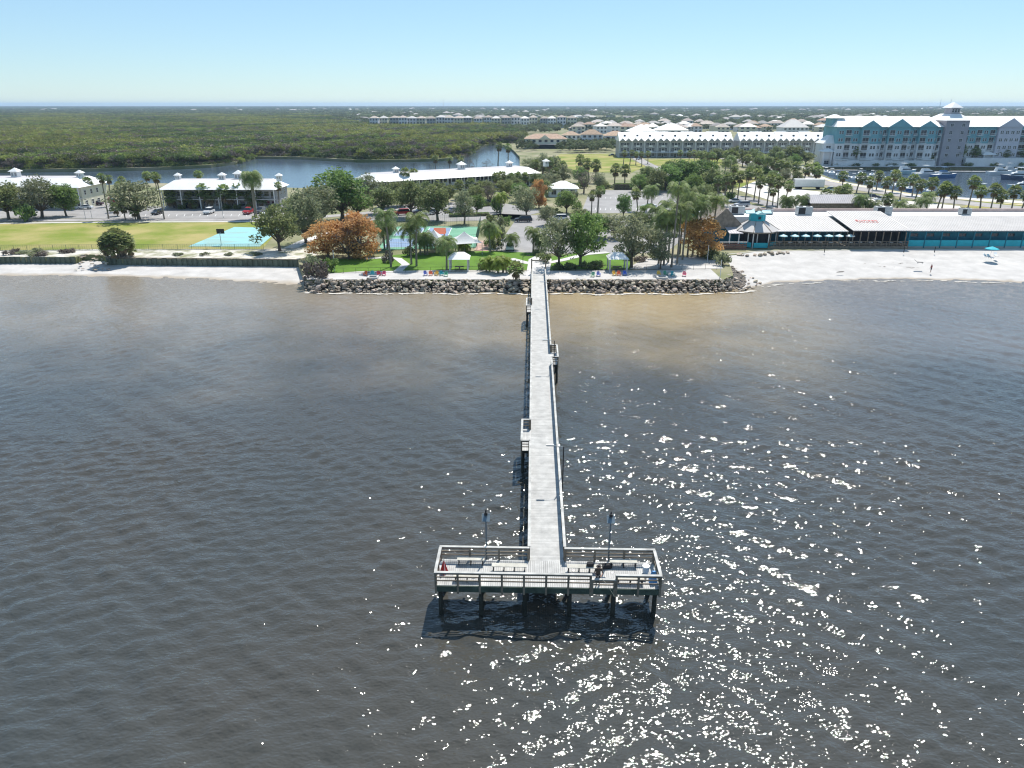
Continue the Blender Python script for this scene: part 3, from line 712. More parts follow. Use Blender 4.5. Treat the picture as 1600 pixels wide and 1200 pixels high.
rod = thing('fishing_rod', 'thin fishing rod held out over the front rail', 'fishing rod', PL(3.35, -0.2, DZ + 1.1), PR)
MB().tube([(0.02, 0.12, 0.0), (0.5, -0.65, -0.25), (1.0, -1.35, -0.75)], [0.016, 0.010, 0.005], 6).build('rod', paint('rod', (0.35, 0.34, 0.28)), rod)
MB().tube([(0.08, 0.02, -0.06), (0.13, 0.0, -0.06)], 0.045, 8).build('reel', 'darkmetal', rod)
# clutter on the T
o = thing('bucket', 'white lidded bucket with bluish side at the corner of the pier end', 'bucket', PL(6.75, 1.75), PR)
MB().ngonal(0, 0, 0.20, 0.24, 0.005, 0.52, 16).build('pail', paint('pale_blue_pail', (0.42, 0.52, 0.62)), o, smooth=False)
MB().ngonal(0, 0, 0.255, 0.255, 0.52, 0.58, 16).build('lid', 'white', o)
o = thing('tote_bag', 'sky blue tote bag slumped in the corner beside the bucket', 'bag', PL(7.1, 0.75), PR)
b = MB(); b.frustum((-0.3, 0.26, -0.2, 0.2), (-0.12, 0.14, -0.06, 0.06), 0.005, 0.85); b.build('bag_body', paint('sky_blue_cloth', (0.14, 0.33, 0.62), 0.8), o)
MB().tube([(-0.1, 0, 0.84), (-0.04, 0, 1.04), (0.06, 0, 1.04), (0.12, 0, 0.84)], 0.018, 6).build('strap', 'white', o)
o = thing('red_cloth', 'red and pale pink cloth folded over a stick in the rail corner', 'cloth', PL(-7.05, 1.35), PR)
b = MB(); n_ = 9
for q in range(n_):
    t0, t1 = 2 * math.pi * q / n_, 2 * math.pi * (q + 1) / n_; r0 = 0.27 * (1.25 if q % 2 else 0.75); r1 = 0.27 * (1.25 if (q + 1) % 2 else 0.75)
    b.poly([(r0 * math.cos(t0), r0 * math.sin(t0), 0.01), (r1 * math.cos(t1), r1 * math.sin(t1), 0.01), (0.04 * math.cos(t1), 0.04 * math.sin(t1), 0.98), (0.04 * math.cos(t0), 0.04 * math.sin(t0), 0.98)], 1 if q in (0, 7) else 0)
b.build('drape', ['red', paint('pale_pink', (0.75, 0.45, 0.42), 0.8)], o); MB().tube([(0, 0, 0.005), (0, 0, 1.15)], 0.015, 6).build('stick', 'metal', o)
def blob(name, label, cat, loc, rz, sx, sy, sz, m, handle=True):
    o = thing(name, label, cat, loc, rz)
    bm = bmesh.new(); bmesh.ops.create_icosphere(bm, subdivisions=3, radius=1.0)
    rr = random.Random(name + label)
    ph = [rr.uniform(0, 6) for _ in range(6)]
    for v in bm.verts:
        d = 1 + 0.12 * math.sin(v.co.x * 4 + ph[0]) * math.sin(v.co.y * 5 + ph[1]) + 0.07 * math.sin(v.co.z * 8 + ph[2] + v.co.x * 6)
        e = Vector([math.copysign(abs(c) ** 0.6, c) for c in v.co]); v.co = Vector((e.x * sx * d, e.y * sy * d, max(-0.95, e.z) * sz * d + sz * 0.97 + 0.005))
    me = bpy.data.meshes.new('bag_body'); bm.to_mesh(me); bm.free(); me.materials.append(m if not isinstance(m, str) else M[m])
    for p in me.polygons: p.use_smooth = True
    link('bag_body', me, o)
    if handle: MB().tube([(-sx * 0.5, 0, sz * 1.8), (-sx * 0.2, 0, sz * 2.5), (sx * 0.2, 0, sz * 2.5), (sx * 0.5, 0, sz * 1.8)], 0.015, 6).build('strap', 'darkmetal', o)
    return o
black = paint('black_nylon', (0.015, 0.015, 0.018), 0.8)
blob('backpack', 'small dark backpack lying on the long bench behind the fisher', 'backpack', PL(2.95, 1.8, DZ + 0.475), PR, 0.26, 0.17, 0.13, black)
blob('duffel_bag', 'big black duffel bag on the deck under the back rail', 'bag', PL(4.05, 2.25), PR + 0.1, 0.5, 0.2, 0.16, black)
o = thing('tackle_box', 'grey tackle box on the deck behind the front right rail', 'tackle box', PL(6.45, 0.95), PR)
MB().box(-0.2, 0.2, -0.12, 0.12, 0.005, 0.16).build('tray', paint('grey_plastic', (0.2, 0.2, 0.2)), o)
MB().box(-0.205, 0.205, -0.125, 0.125, 0.162, 0.22).build('lid', paint('grey_plastic_lid', (0.12, 0.13, 0.13)), o); MB().tube([(-0.08, 0, 0.22), (-0.06, 0, 0.28), (0.06, 0, 0.28), (0.08, 0, 0.22)], 0.012, 6).build('handle', 'darkmetal', o)

# ------------------------------------------------------------------ rock revetment, seawall
def rock_mesh(seed):
    rr = random.Random(seed); bm = bmesh.new(); bmesh.ops.create_icosphere(bm, subdivisions=1, radius=1.0)
    for v in bm.verts: v.co *= rr.uniform(0.55, 1.3); v.co.z *= 0.62
    me = bpy.data.meshes.new('rock'); bm.to_mesh(me); bm.free(); me.materials.append(M['rock']); return me
rocks = [rock_mesh(k) for k in range(9)]
rev = thing('rock_revetment', 'long bank of tumbled limestone boulders below the promenade', 'riprap', (G(830, 437).x, G(830, 437).y, 0))
ro = Vector(rev.location); spots = []
rr = random.Random(21)
edge = [(474, 432), (486, 437.5), (1128, 437.5), (1142, 431), (1136, 414), (1122, 404)]
foot = [(476, 454), (492, 457), (1120, 458), (1176, 453), (1192, 446), (1182, 436)]
N = 190
E1 = dense(edge, N); F1 = [(x, y + .8 * math.sin(x * .055) + .6 * math.sin(x * .17)) for x, y in dense(foot, N)]
for k in range(N + 1):
    for j, t in enumerate((-0.02, 0.15, 0.32, 0.5, 0.68, 0.85, 1.0)):
        p = G(*E1[k], LZ).lerp(G(*F1[k], 0.0), min(1, max(0, t + rr.uniform(-0.12, 0.12)))); p.x += rr.uniform(-0.5, 0.5)
        p.z = LZ * (1 - t) - 0.15 + rr.uniform(-0.1, 0.12); s_ = rr.choice((0.2, 0.27, 0.34, 0.42, 0.55)) * rr.uniform(0.85, 1.15) * (1.0 if t < 0.9 else 0.8)
        if abs((PM.inverted() @ (p - PO)).x) < 1.5 and t < 0.1: continue
        spots.append((s_ * (1 - 0.25 * (t > 0.95)), p))
for q in range(26):
    x_ = rr.uniform(1150, 1236); y_ = 398.5 - (x_ - 1150) * .06 + rr.uniform(-1.2, 1.2); p = G(x_, y_, LZ); p.z = LZ - .1; spots.append((rr.uniform(0.3, 0.6), p))
spots.sort(key=lambda s_: -s_[0])
small = MB()
for k, (s_, p) in enumerate(spots):
    if k < 296:
        o = link('rock', rocks[k % 9], rev, p - ro, rr.uniform(0, 6.28), (s_ * rr.uniform(0.9, 1.4), s_ * rr.uniform(0.8, 1.1), s_)); o.rotation_euler.x = rr.uniform(-0.7, 0.7); o.rotation_euler.y = rr.uniform(-0.5, 0.5)
    else:
        me = rocks[k % 9]; a = rr.uniform(0, 6.28); i = len(small.v); Mx = Matrix.Rotation(a, 3, 'Z') @ Matrix.Rotation(rr.uniform(-.5, .5), 3, 'X')
        small.v += [tuple(Mx @ (v.co * s_) + p - ro) for v in me.vertices]
        for f in me.polygons: small.f.append(tuple(i + q for q in f.vertices)); small.m.append(0)
small.build('small_rocks', 'rock', rev)['kind'] = 'stuff'
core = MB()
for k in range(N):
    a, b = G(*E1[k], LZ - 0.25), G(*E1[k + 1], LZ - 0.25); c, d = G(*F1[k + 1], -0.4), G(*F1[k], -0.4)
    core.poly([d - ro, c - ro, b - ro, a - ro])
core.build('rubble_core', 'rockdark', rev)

def seawall(pts, label, cap):
    A = [Vector((*W(*p, z=LZ), 0)) for p in pts]; o = thing('seawall', label, 'seawall', A[0]); A0 = A[0].copy()
    for a, b in zip(A[:-1], A[1:]):
        n = round((b - a).length / 1.1); d = (b - a) / n; rz = math.atan2(d.y, d.x); ln = d.length
        pm = MB()
        pm.v = [(0, -0.03, -0.2), (ln * .3, -0.03, -0.2), (ln * .42, -0.2, -0.2), (ln * .88, -0.2, -0.2), (ln - 0.02, -0.03, -0.2)]
        pm.v += [(x_, y_, LZ + 0.1) for x_, y_, _ in pm.v] ; nb = 5
        for q in range(4): pm.f.append((q, q + 1, nb + q + 1, nb + q)); pm.m.append(0)
        base = len(pm.v); pm.box(0, ln - 0.02, 0.0, 0.06, -0.2, LZ + 0.09)
        me = pm.mesh('panel', 'wallgreen')
        for q in range(n):
            p = link('panel', me, o, a - A0 + d * q, rz); p.location.z = rr.uniform(-0.14, 0.06); p.rotation_euler.x = rr.uniform(-0.05, 0.05)
        if cap: MB().beam(a - A0 + Vector((0, 0, LZ + 0.2)), b - A0 + Vector((0, 0, LZ + 0.2)), 0.35, 0.14).build('cap', 'wood', o)
    return o
seawall([(-300, 401), (-60, 402), (0, 402), (117, 402)], 'battered green sheet pile seawall with uneven top west of the breach', False)
seawall([(166, 404), (300, 405), (466, 407)], 'olive sheet pile seawall with a cap beside the big fan palm clump', True)
rub = thing('rubble_heap', 'broken concrete and stones spilling through the seawall breach', 'rubble', G(140, 402, 0.4))
for k in range(34):
    p = G(rr.uniform(112, 172), rr.uniform(397, 412), LZ); t = max(0, min(1, (G(140, 402).y + 1.5 - p.y) / 7)); p.z = LZ - 1.3 * t
    link('stone', rocks[k % 9], rub, p - Vector(rub.location), rr.uniform(0, 6), (rr.uniform(0.2, 0.6), rr.uniform(0.2, 0.5), rr.uniform(0.15, 0.3)))

# ------------------------------------------------------------------ vegetation
def leaves_mesh(name, centers, radii, n, size, m, seed, flat=0.75, droop=0.0):
    """cloud of leaf-clump quads round cluster centres"""
    rs = np.random.RandomState(seed); c = np.asarray(centers, float); r = np.asarray(radii, float)
    k = rs.randint(0, len(c), n)
    d = rs.randn(n, 3); d /= np.linalg.norm(d, axis=1)[:, None]
    rad = rs.rand(n) ** 0.45
    p = c[k] + d * (rad * r[k])[:, None] * np.array([1, 1, flat])
    u = rs.randn(n, 3); u /= np.linalg.norm(u, axis=1)[:, None]
    w = np.cross(u, rs.randn(n, 3)); w /= np.linalg.norm(w, axis=1)[:, None]
    s = size * (0.6 + 0.8 * rs.rand(n))[:, None]
    v = np.stack([p - u * s, p + w * s * 0.55, p + u * s, p - w * s * 0.55], 1).reshape(-1, 3)
    f = np.arange(4 * n).reshape(-1, 4)
    me = bpy.data.meshes.new(name); me.from_pydata(v.tolist(), [], f.tolist()); me.materials.append(M[m]); me.update(); return me
def tree_parts(seed, m, n=2600, leaf=0.30, R0=5.0, H0=10.0, trunk=0.30, clusters=46, open_=0.0, low=0.3):
    """tree of nominal height 10 and crown radius 5: limbs mesh + crown mesh"""
    rr = random.Random(seed); mb = MB(); cen = []; rad = []
    fork = H0 * rr.uniform(0.16, 0.24)
    mb.tube([(0, 0, -0.3), (0.05, 0.0, 0.4), (rr.uniform(-.2, .2), rr.uniform(-.2, .2), fork)], [trunk * 1.5, trunk, trunk * 0.85], 8, cap=False)
    ax, ay = rr.uniform(.82, 1.04), rr.uniform(.82, 1.04); gap = rr.uniform(0, 6.28); ofx, ofy = rr.uniform(-.4, .4), rr.uniform(-.4, .4)
    for k in range(clusters):
        a = 2 * math.pi * k * 0.618 + rr.uniform(-.3, .3); t = (k + 0.5) / clusters
        rr_ = R0 * math.sqrt(t) * rr.uniform(0.72, 1.02) * 0.86
        top = H0 * (0.93 - 0.42 * (rr_ / R0) ** 2) * rr.uniform(0.86, 1.02)
        z = top if k % 2 else max(H0 * low, top * rr.uniform(0.45 if low > 0.2 else 0.15, 0.82))
        if math.cos(a - gap) > .88 and rr_ > R0 * .45: rr_ *= .55; z *= .85
        z *= 1 + .10 * math.sin(a * 2 + gap)
        cen.append((rr_ * math.cos(a) * ax + ofx, rr_ * math.sin(a) * ay + ofy, min(z, H0 * .97))); rad.append(rr.choice((1.1, 1.25, 1.45, 1.75)))
    for k in range(0, clusters, 2 if open_ else 3):
        x, y, z = cen[k]
        mb.tube([(0, 0, fork - 0.1), (x * 0.4, y * 0.4, fork + (z - fork) * 0.35), (x * 0.8, y * 0.8, fork + (z - fork) * 0.8), (x, y, z)], [trunk * 0.55, trunk * 0.33, trunk * 0.16, 0.03], 5, cap=False)
    return mb.mesh('trunk', 'bark', True), leaves_mesh('crown', cen, rad, n, leaf, m, seed)
TREES = {}
def tree_kind(kind):
    if kind not in TREES:
        spec = dict(oak=('oak', 3600, 0.27, 50, 0), olive=('olive', 2900, 0.25, 48, 1), bright=('bright', 3800, 0.28, 50, 0), orange=('orange', 4400, 0.27, 60, 1), bare=('bare', 1100, 0.16, 46, 1))[kind]
        TREES[kind] = [tree_parts(hash_(kind) + 31 * q, spec[0], spec[1], spec[2], clusters=spec[3], open_=spec[4], low=0.1 if kind == 'orange' else 0.27) for q in range(5)]
    return TREES[kind]
def hash_(s_): return sum((i + 1) * ord(c) for i, c in enumerate(s_)) % 9973
NAME = dict(oak='oak_tree', olive='olive_green_tree', bright='shade_tree', orange='scorched_tree', bare='bare_tree')
TCNT = [0]
def tree(kind, px, base, top, w, label, group=None):
    """tree standing at photo point (px, base) with its top at row top and a crown w pixels wide"""
    p = G(px, base); h = Hgt(base, top); r_ = w / pxm(base) / 2; TCNT[0] += 1
    t = thing(NAME[kind], label, 'tree', p, R.uniform(0, 6.28), group, (r_ / 5.0, r_ / 5.0, h / 10.0))
    a, b = tree_kind(kind)[TCNT[0] % 5]; link('trunk', a, t); link('crown', b, t); return t

def fan_crown(seed, m, n=34, rr0=1.55, dead=6):
    """round head of fan fronds"""
    rr = random.Random(seed); mb = MB()
    for k in range(n + dead):
        a = k * 2.39996 + rr.uniform(-.2, .2); e = math.asin(max(-1, min(1, 1 - 1.55 * (k + .5) / n))) if k < n else rr.uniform(-1.35, -1.05)
        L_ = rr0 * rr.uniform(0.45, 0.6); d = Vector((math.cos(a) * math.cos(e), math.sin(a) * math.cos(e), math.sin(e)))
        s = d.cross(Vector((0, 0, 1))); s = s.normalized() if s.length > 0.1 else Vector((1, 0, 0)); u = s.cross(d)
        base = d * L_; mi = 0 if k < n else 1
        mb.beam((0, 0, 0), base, 0.03, 0.02, mi)
        for q in range(7):
            t = math.radians(-66 + 22 * q); ln = rr0 * rr.uniform(0.5, 0.66) * (0.8 + 0.2 * math.cos(t))
            dd = (d * math.cos(t) + s * math.sin(t)); tip = base + dd * ln + Vector((0, 0, -0.16 * ln - 0.1 * rr.random())); wv = (s * math.cos(t) - d * math.sin(t)) * 0.085 * rr0
            mid = base + dd * ln * 0.55 + u * 0.05
            mb.poly([base, mid - wv, tip, mid + wv], mi)
    return mb.mesh('crown', [m, 'deadfrond'])
def feather_crown(seed, m, n=20, L0=2.7, up=1.0):
    rr = random.Random(seed); mb = MB()
    for k in range(n):
        a = k * 2.39996 + rr.uniform(-.2, .2); e = math.radians(78 - 88 * (k + .5) / n) * up; L_ = L0 * rr.uniform(0.85, 1.1)
        pts = []; p = Vector((0, 0, 0)); ang = e
        h = Vector((math.cos(a), math.sin(a), 0)); sd = Vector((-math.sin(a), math.cos(a), 0))
        for q in range(8):
            pts.append(p.copy()); p = p + (h * math.cos(ang) + Vector((0, 0, math.sin(ang)))) * (L_ / 7); ang -= math.radians(13 + 5 * q * 0.6)
        mb.tube(pts[:6], [0.035, 0.03, 0.025, 0.02, 0.015, 0.01], 3, cap=False)
        for q in range(7):
            for j in (0.15, 0.65):
                b = pts[q].lerp(pts[q + 1], j); t = (q + j) / 7; ln = L0 * 0.24 * (0.45 + 1.1 * math.sin(math.pi * min(0.98, 0.12 + 0.86 * t)))
                f = (pts[q + 1] - pts[q]).normalized()
                for s_ in (-1, 1):
                    tip = b + sd * s_ * ln * 0.78 + f * ln * 0.45 + Vector((0, 0, -ln * 0.5)); wv = f * 0.075
                    mb.poly([b - wv, b + wv, tip + wv * 0.3, tip - wv * 0.3])
    return mb.mesh('crown', m)
trunk_unit = []
for sd in range(4):
    rr = random.Random(sd); lx = (0.0, 0.35, -0.3, 0.6)[sd]
    trunk_unit.append((MB().tube([(0, 0, -0.05), (lx * .12, 0, .25), (lx * .4, 0, .55), (lx * .72, 0, .8), (lx, 0, 1.0)], [0.21, 0.155, 0.14, 0.13, 0.15], 7, cap=False).mesh('trunk', 'palmbark', True), lx))
thick_unit = MB().tube([(0, 0, -0.05), (0, 0, .5), (0, 0, 1.0)], [0.33, 0.27, 0.34], 8, cap=False).mesh('trunk', 'palmbark', True)
PALM = dict(fan=[fan_crown(k, 'frond') for k in range(4)], washi=[fan_crown(10 + k, 'frond', 26, 1.2, 14) for k in range(3)], coco=[feather_crown(k, 'frond') for k in range(4)], yellow=[feather_crown(20 + k, 'frondb', 14, 1.9) for k in range(3)], date=[feather_crown(30, 'frond', 52, 3.0, 1.15)])
PN = dict(fan='cabbage_palm', washi='slender_fan_palm', coco='feather_palm', yellow='areca_palm', date='date_palm')
def palm(kind, px, base, top, label, group=None, s=1.0, fill=None):
    """palm standing at (px, base), crown reaching row top"""
    p = G(px, base); h = Hgt(base, top); cr = dict(fan=1.35, washi=1.1, coco=1.5, yellow=1.1, date=2.3)[kind] * s
    s *= 1.22; cr *= 1.1
    th = max(0.6, h - cr); t = thing(PN[kind], label, 'palm tree', p, R.uniform(0, 6.28), group); TCNT[0] += 1
    if kind == 'date': me, lx = thick_unit, 0
    else: me, lx = trunk_unit[TCNT[0] % 4]
    link('trunk', me, t, None, 0, (s, s, th)); link('crown', PALM[kind][TCNT[0] % len(PALM[kind])], t, (lx * s, 0, th - 0.02), 0, s); return t
SHRUB = {}
def shrub(px, base, w, hpx, m, label, name='shrub', group=None, cat='shrub'):
    p = G(px, base); r_ = w / pxm(base) / 2; h = max(0.4, Hgt(base, base - hpx))
    if m not in SHRUB:
        SHRUB[m] = []
        for q in range(3):
            rr = random.Random(q + 5); c = [(rr.uniform(-.7, .7), rr.uniform(-.7, .7), rr.uniform(.2, .75)) for _ in range(14)]
            stem = MB()
            for x, y, z in c[:8]: stem.tube([(0, 0, -0.05), (x * .5, y * .5, z * .6), (x, y, z)], [0.03, 0.02, 0.01], 4, cap=False)
            SHRUB[m].append((leaves_mesh('foliage', c, [0.36] * 14, 700, 0.10, m, q, 0.8), stem.mesh('stem', 'bark')))
    t = thing(name, label, cat, p, R.uniform(0, 6.28), group, (r_, r_, h)); TCNT[0] += 1
    a, b = SHRUB[m][TCNT[0] % 3]; link('foliage', a, t); link('stem', b, t); return t
def hedge(p0, p1, wd, h, m, label, group=None):
    a, b = G(*p0), G(*p1); L_ = (b - a).length; n = int(260 * L_ * (wd + h) / 3); rs = np.random.RandomState(int(p0[0]))
    q = (rs.rand(n, 3) - 0.5) * [L_, wd, h]; face = rs.randint(0, 3, n); ax = rs.choice([-0.5, 0.5], n)
    for k in range(n):
        if rs.rand() < 0.75: q[k, 2 if face[k] else 1] = ax[k] * (h if face[k] else wd)
    q[:, 2] = np.abs(q[:, 2]) * 1.0 + 0; q[:, 2] = q[:, 2] * 2; q[:, 2] = np.clip(q[:, 2], 0.05, h)
    t = thing('hedge', label, 'hedge', (a + b) / 2, math.atan2((b - a).y, (b - a).x), group)
    link('foliage', leaves_mesh('foliage', q, np.full(n, 0.06), n, 0.13, m, 3), t)
    MB().box(-L_ / 2 + .1, L_ / 2 - .1, -wd / 2 + .12, wd / 2 - .12, 0, h - .15).build('twig_core', 'bark', t)

# west: around the cream building and the long motel block
gW = 'trees in front of the cream building'
tree('oak', 14, 343, 283, 74, 'dense dark tree by the cream building, the one cut by its far end', gW)
tree('olive', 66, 340, 277, 84, 'grey-green tree with bare twigs on top before the cream roof', gW)
tree('bright', 104, 338, 287, 56, 'bright green tree before the gable end of the cream building', gW)
shrub(42, 346, 40, 28, 'bright', 'bright yellow-green palmetto shrub at the edge of the rough field')
palm('fan', 146, 322, 277, 'cabbage palm at the balcony corner of the cream building')
gS = 'slender palms between the two motel blocks'
for x, b, t in ((170, 342, 270), (174, 322, 273), (198, 326, 275), (190, 330, 283), (204, 320, 284)): palm('washi', x, b, t, 'slender palm in the gap between the two motel blocks', gS)
tree('olive', 217, 343, 281, 92, 'broad olive-green tree on the street verge beside the black car')
gV = 'short palms on the street verge'
for x, b, t in ((196, 344, 316), (184, 338, 318), (212, 344, 322)): palm('fan', x, b, t, 'short cabbage palm under the broad olive-green tree', gV, 0.9)
for x, b, t in ((231, 305, 268), (246, 303, 269), (316, 304, 266)): palm('fan', x, b, t, 'cabbage palm rising behind the long motel roof', 'palms behind the motel roof')
palm('washi', 257, 343, 270, 'single slim palm on the verge before the motel car park')
gM = 'cabbage palms in front of the motel'
for x, t in ((276, 297), (300, 300), (318, 288), (333, 293), (351, 289), (362, 292), (372, 288), (398, 296), (411, 299)): palm('fan', x, 326, t, 'cabbage palm against the shaded motel front', gM, 1.45)
palm('date', 400, 341, 262, 'tall date palm with a huge feathery head beside the red pickup', None, 1.15)
palm('washi', 437, 325, 284, 'lone thin palm by the right hand end of the motel')
for q, (x, w) in enumerate(((285, 14), (305, 12), (352, 20), (372, 14), (390, 12), (428, 18))): shrub(x, 327, w, 9, 'oak', 'clipped dark shrub along the motel front', group='motel front shrubs')
# fan palm clump on the seawall
mat('clump_fronds', (0.27, 0.31, 0.12), 0.5, 0.3, 1.2, trans=0.48, rnd=0.3); M['clump'] = MATS['clump_fronds']; PALM['clump'] = [fan_crown(60 + k, 'clump', 26, 1.5, 3) for k in range(4)]
t = thing('fan_palm_clump', 'huge round clump of fan palms standing at the seawall breach', 'palm tree', G(187, 402))
for k in range(15):
    a = k * 2.4; r_ = 0.35 + 2.3 * math.sqrt(k / 15); h = 5.6 - 0.55 * r_ ** 1.55 + R.uniform(-.4, .4)
    x_, y_ = r_ * math.cos(a) * 1.05, r_ * math.sin(a)
    link('trunk', trunk_unit[0][0], t, (x_ * 0.6, y_ * 0.6, 0), 0, (0.9, 0.9, h - 0.3)); link('crown', PALM['clump'][k % 4], t, (x_ * 0.6 + x_ * 0.4, y_, h - 0.3), 0, 1.0)
for k in range(8):
    a = k * 0.785; link('crown', PALM['clump'][k % 4], t, (2.6 * math.cos(a), 2.2 * math.sin(a), 1.7 + 0.9 * (k % 2)), 0, 0.95)
for q in range(9):
    x = R.uniform(8, 112); shrub(x, R.uniform(394, 400), R.uniform(12, 26), R.uniform(4, 8), 'olive' if q % 2 else 'bare', 'low scrub on the sandy verge above the battered seawall', group='scrub on the verge')
for q in range(4): shrub(280 + 40 * q, 399, 18, 5, 'olive', 'low weeds behind the capped seawall', group='weeds behind the capped seawall')
# centre-left
tree('oak', 437, 392, 318, 82, 'spreading dark oak with forked trunk over the turquoise court')
tree('olive', 478, 380, 298, 78, 'grey-green tree between the court oak and the scorched tree')
tree('bright', 535, 346, 266, 116, 'largest bright green shade tree left of the white-roofed lodge')
tree('olive', 500, 356, 288, 84, 'rounded olive tree under the largest shade tree')
tree('orange', 513, 402, 344, 84, 'scorched orange tree at the west end of the front lawn')
tree('orange', 562, 402, 334, 84, 'taller scorched tree with brown bare limbs beside the tennis court')
tree('bare', 545, 405, 350, 70, 'leafless brown tree tangled between the two scorched trees')
tree('oak', 598, 334, 291, 56, 'small dark oak by the car park west of the tennis court', 'car park oaks')
tree('oak', 643, 340, 281, 66, 'oak with two dark trunks behind the tennis court', 'car park oaks')
tree('oak', 684, 345, 284, 70, 'oak with a clear forked trunk behind the tennis court', 'car park oaks')
tree('olive', 726, 350, 296, 46, 'slim olive tree by the court fence corner', 'car park oaks')
tree('olive', 575, 318, 272, 54, 'thin-leaved tree at the left end of the white-roofed lodge')
palm('coco', 601, 389, 340, 'thick feather palm at the tennis court entrance', None, 1.1)
palm('coco', 605, 389, 345, 'second feather palm sharing the spot at the court entrance', None, 1.0)
palm('coco', 611, 417, 322, 'tallest lone palm on the front lawn beside the garden path', None, 1.0)
palm('coco', 643, 413, 346, 'shorter palm of the lawn pair by the path', None, 1.0)
palm('coco', 651, 416, 328, 'taller palm of the lawn pair by the path', None, 1.05)
for q, (x, t) in enumerate(((657, 362), (664, 358), (668, 366))): palm('coco', x, 398, t, 'bushy palm in the bed before the tennis court', 'bushy palms by the court', 0.9)
shrub(606, 410, 20, 18, 'bare', 'brown round bush beside the concrete garden path'); shrub(640, 400, 24, 16, 'oak', 'dark bush at the foot of the bushy palms')
shrub(486, 424, 44, 26, 'olive', 'wide grey-green bush at the west end of the rocks'); shrub(494, 434, 46, 26, 'bare', 'dry twiggy bush hanging over the west end of the rocks'); shrub(518, 424, 26, 22, 'bright', 'bright green bush beside the white pole')
gB = 'palms by the white-roofed lodge'
for x, b, t in ((636, 302, 262), (644, 300, 264), (718, 312, 282), (735, 310, 279), (750, 310, 283), (772, 300, 270), (784, 298, 268), (797, 296, 271), (810, 294, 269), (822, 292, 270)): palm('fan', x, b, t, 'cabbage palm along the front of the white-roofed lodge', gB, 1.15)
for x, b, t in ((681, 272, 242), (702, 270, 243), (719, 270, 246)): palm('washi', x, b, t, 'palm on the lagoon bank behind the lodge roof', 'lagoon bank palms', 1.3)
palm('washi', 778, 263, 222, 'left of two tall palms on the channel bank', None, 1.6); palm('washi', 794, 262, 224, 'right of two tall palms on the channel bank', None, 1.6)
tree('bare', 734, 272, 249, 24, 'small leafless tree left of the twin channel palms'); tree('bare', 760, 270, 249, 26, 'spreading leafless tree just left of the twin channel palms')
tree('bare', 577, 302, 268, 22, 'leafless tree at the lodge gable')
for x, b, t, w in ((828, 276, 246, 34), (848, 272, 240, 40), (868, 276, 244, 36)): tree('olive', x, b, t, w, 'loose olive tree between channel and meadow', 'trees between channel and meadow')
for x, b, t in ((840, 282, 250), (858, 282, 247), (877, 280, 252), (866, 290, 262)): palm('fan', x, b, t, 'cabbage palm at the near edge of the meadow', 'meadow edge palms', 1.25)
# middle
tree('olive', 823, 341, 291, 52, 'grey-green oak at the roundabout beside the yellow tree'); tree('orange', 842, 325, 281, 34, 'yellow-orange tree behind the grey-green oak')
tree('bright', 885, 333, 298, 44, 'round bright tree before the small white-roofed house'); tree('bare', 912, 302, 261, 46, 'big leafless brown tree behind the small white-roofed house')
tree('bare', 766, 320, 284, 34, 'leafless tree before the lodge'); shrub(775, 332, 22, 26, 'bright', 'tall yellow-green shrub on the roundabout')
palm('yellow', 782, 334, 298, 'bright areca palm on the roundabout', None, 1.3)
for q, (x, b, w, h) in enumerate(((768, 352, 22, 18), (780, 358, 24, 22), (790, 352, 18, 16), (772, 370, 22, 20), (786, 374, 22, 22), (764, 384, 18, 14), (776, 392, 22, 20))): shrub(x, b, w, h, ('oak', 'olive', 'bright')[q % 3], 'mixed shrub in the bed between tennis court and parking lot', group='shrubs by the court')
palm('coco', 766, 394, 343, 'palm in the bed between court and parking lot', None, 1.0); palm('yellow', 772, 386, 352, 'yellowish palm among the court side shrubs', None, 1.2)
palm('coco', 798, 390, 361, 'blue-green palm in front of the parked white car', None, 0.9)
for x, b, t in ((833, 394, 352), (842, 395, 362), (846, 396, 368)): palm('coco', x, b, t, 'thin palm of the clump at the head of the pier plaza', 'plaza clump palms', 0.85)
palm('coco', 698, 422, 368, 'thick palm beside the west gazebo', None, 1.0); palm('coco', 690, 395, 366, 'palm behind the shade sail', None, 0.9)
palm('yellow', 716, 393, 374, 'pale small palm left of the shade sail mast', None, 1.0); palm('yellow', 728, 393, 375, 'pale small palm right of the shade sail mast', None, 1.0)
gY = 'young palms on the promenade'
for x, b, t in ((760, 424, 397), (765, 425, 400), (778, 427, 399), (786, 426, 397), (792, 427, 398)): palm('yellow', x, b, t, 'young yellow-green palm on the promenade west of the pier', gY, 1.0)
palm('fan', 806, 438, 409, 'stout fan palm on the promenade edge just west of the pier', None, 0.9)
shrub(752, 422, 14, 12, 'oak', 'dark shrub beside the west gazebo')
for q, (x, b, w, h) in enumerate(((850, 410, 30, 14), (870, 420, 26, 10), (892, 421, 24, 12), (918, 421, 28, 14), (936, 420, 26, 14), (845, 398, 24, 10))): shrub(x, b, w, h, 'oak', 'shaded shrub under the oaks east of the pier', group='shrubs under the east oaks')
tree('olive', 873, 417, 337, 66, 'leaning oak nearest to the pier plaza'); tree('bright', 906, 416, 330, 78, 'large rounded oak shading the promenade east of the pier')
tree('olive', 986, 418, 338, 82, 'grey sparse oak with twisting limbs behind the east gazebo'); tree('olive', 1032, 420, 360, 50, 'small grey oak beside the sand court')
tree('bright', 930, 372, 335, 60, 'green tree over the parking lot entrance'); tree('olive', 960, 372, 334, 62, 'pale olive tree in the middle of the parking lot')
tree('oak', 1000, 362, 330, 50, 'oak beside the metal shed', None)
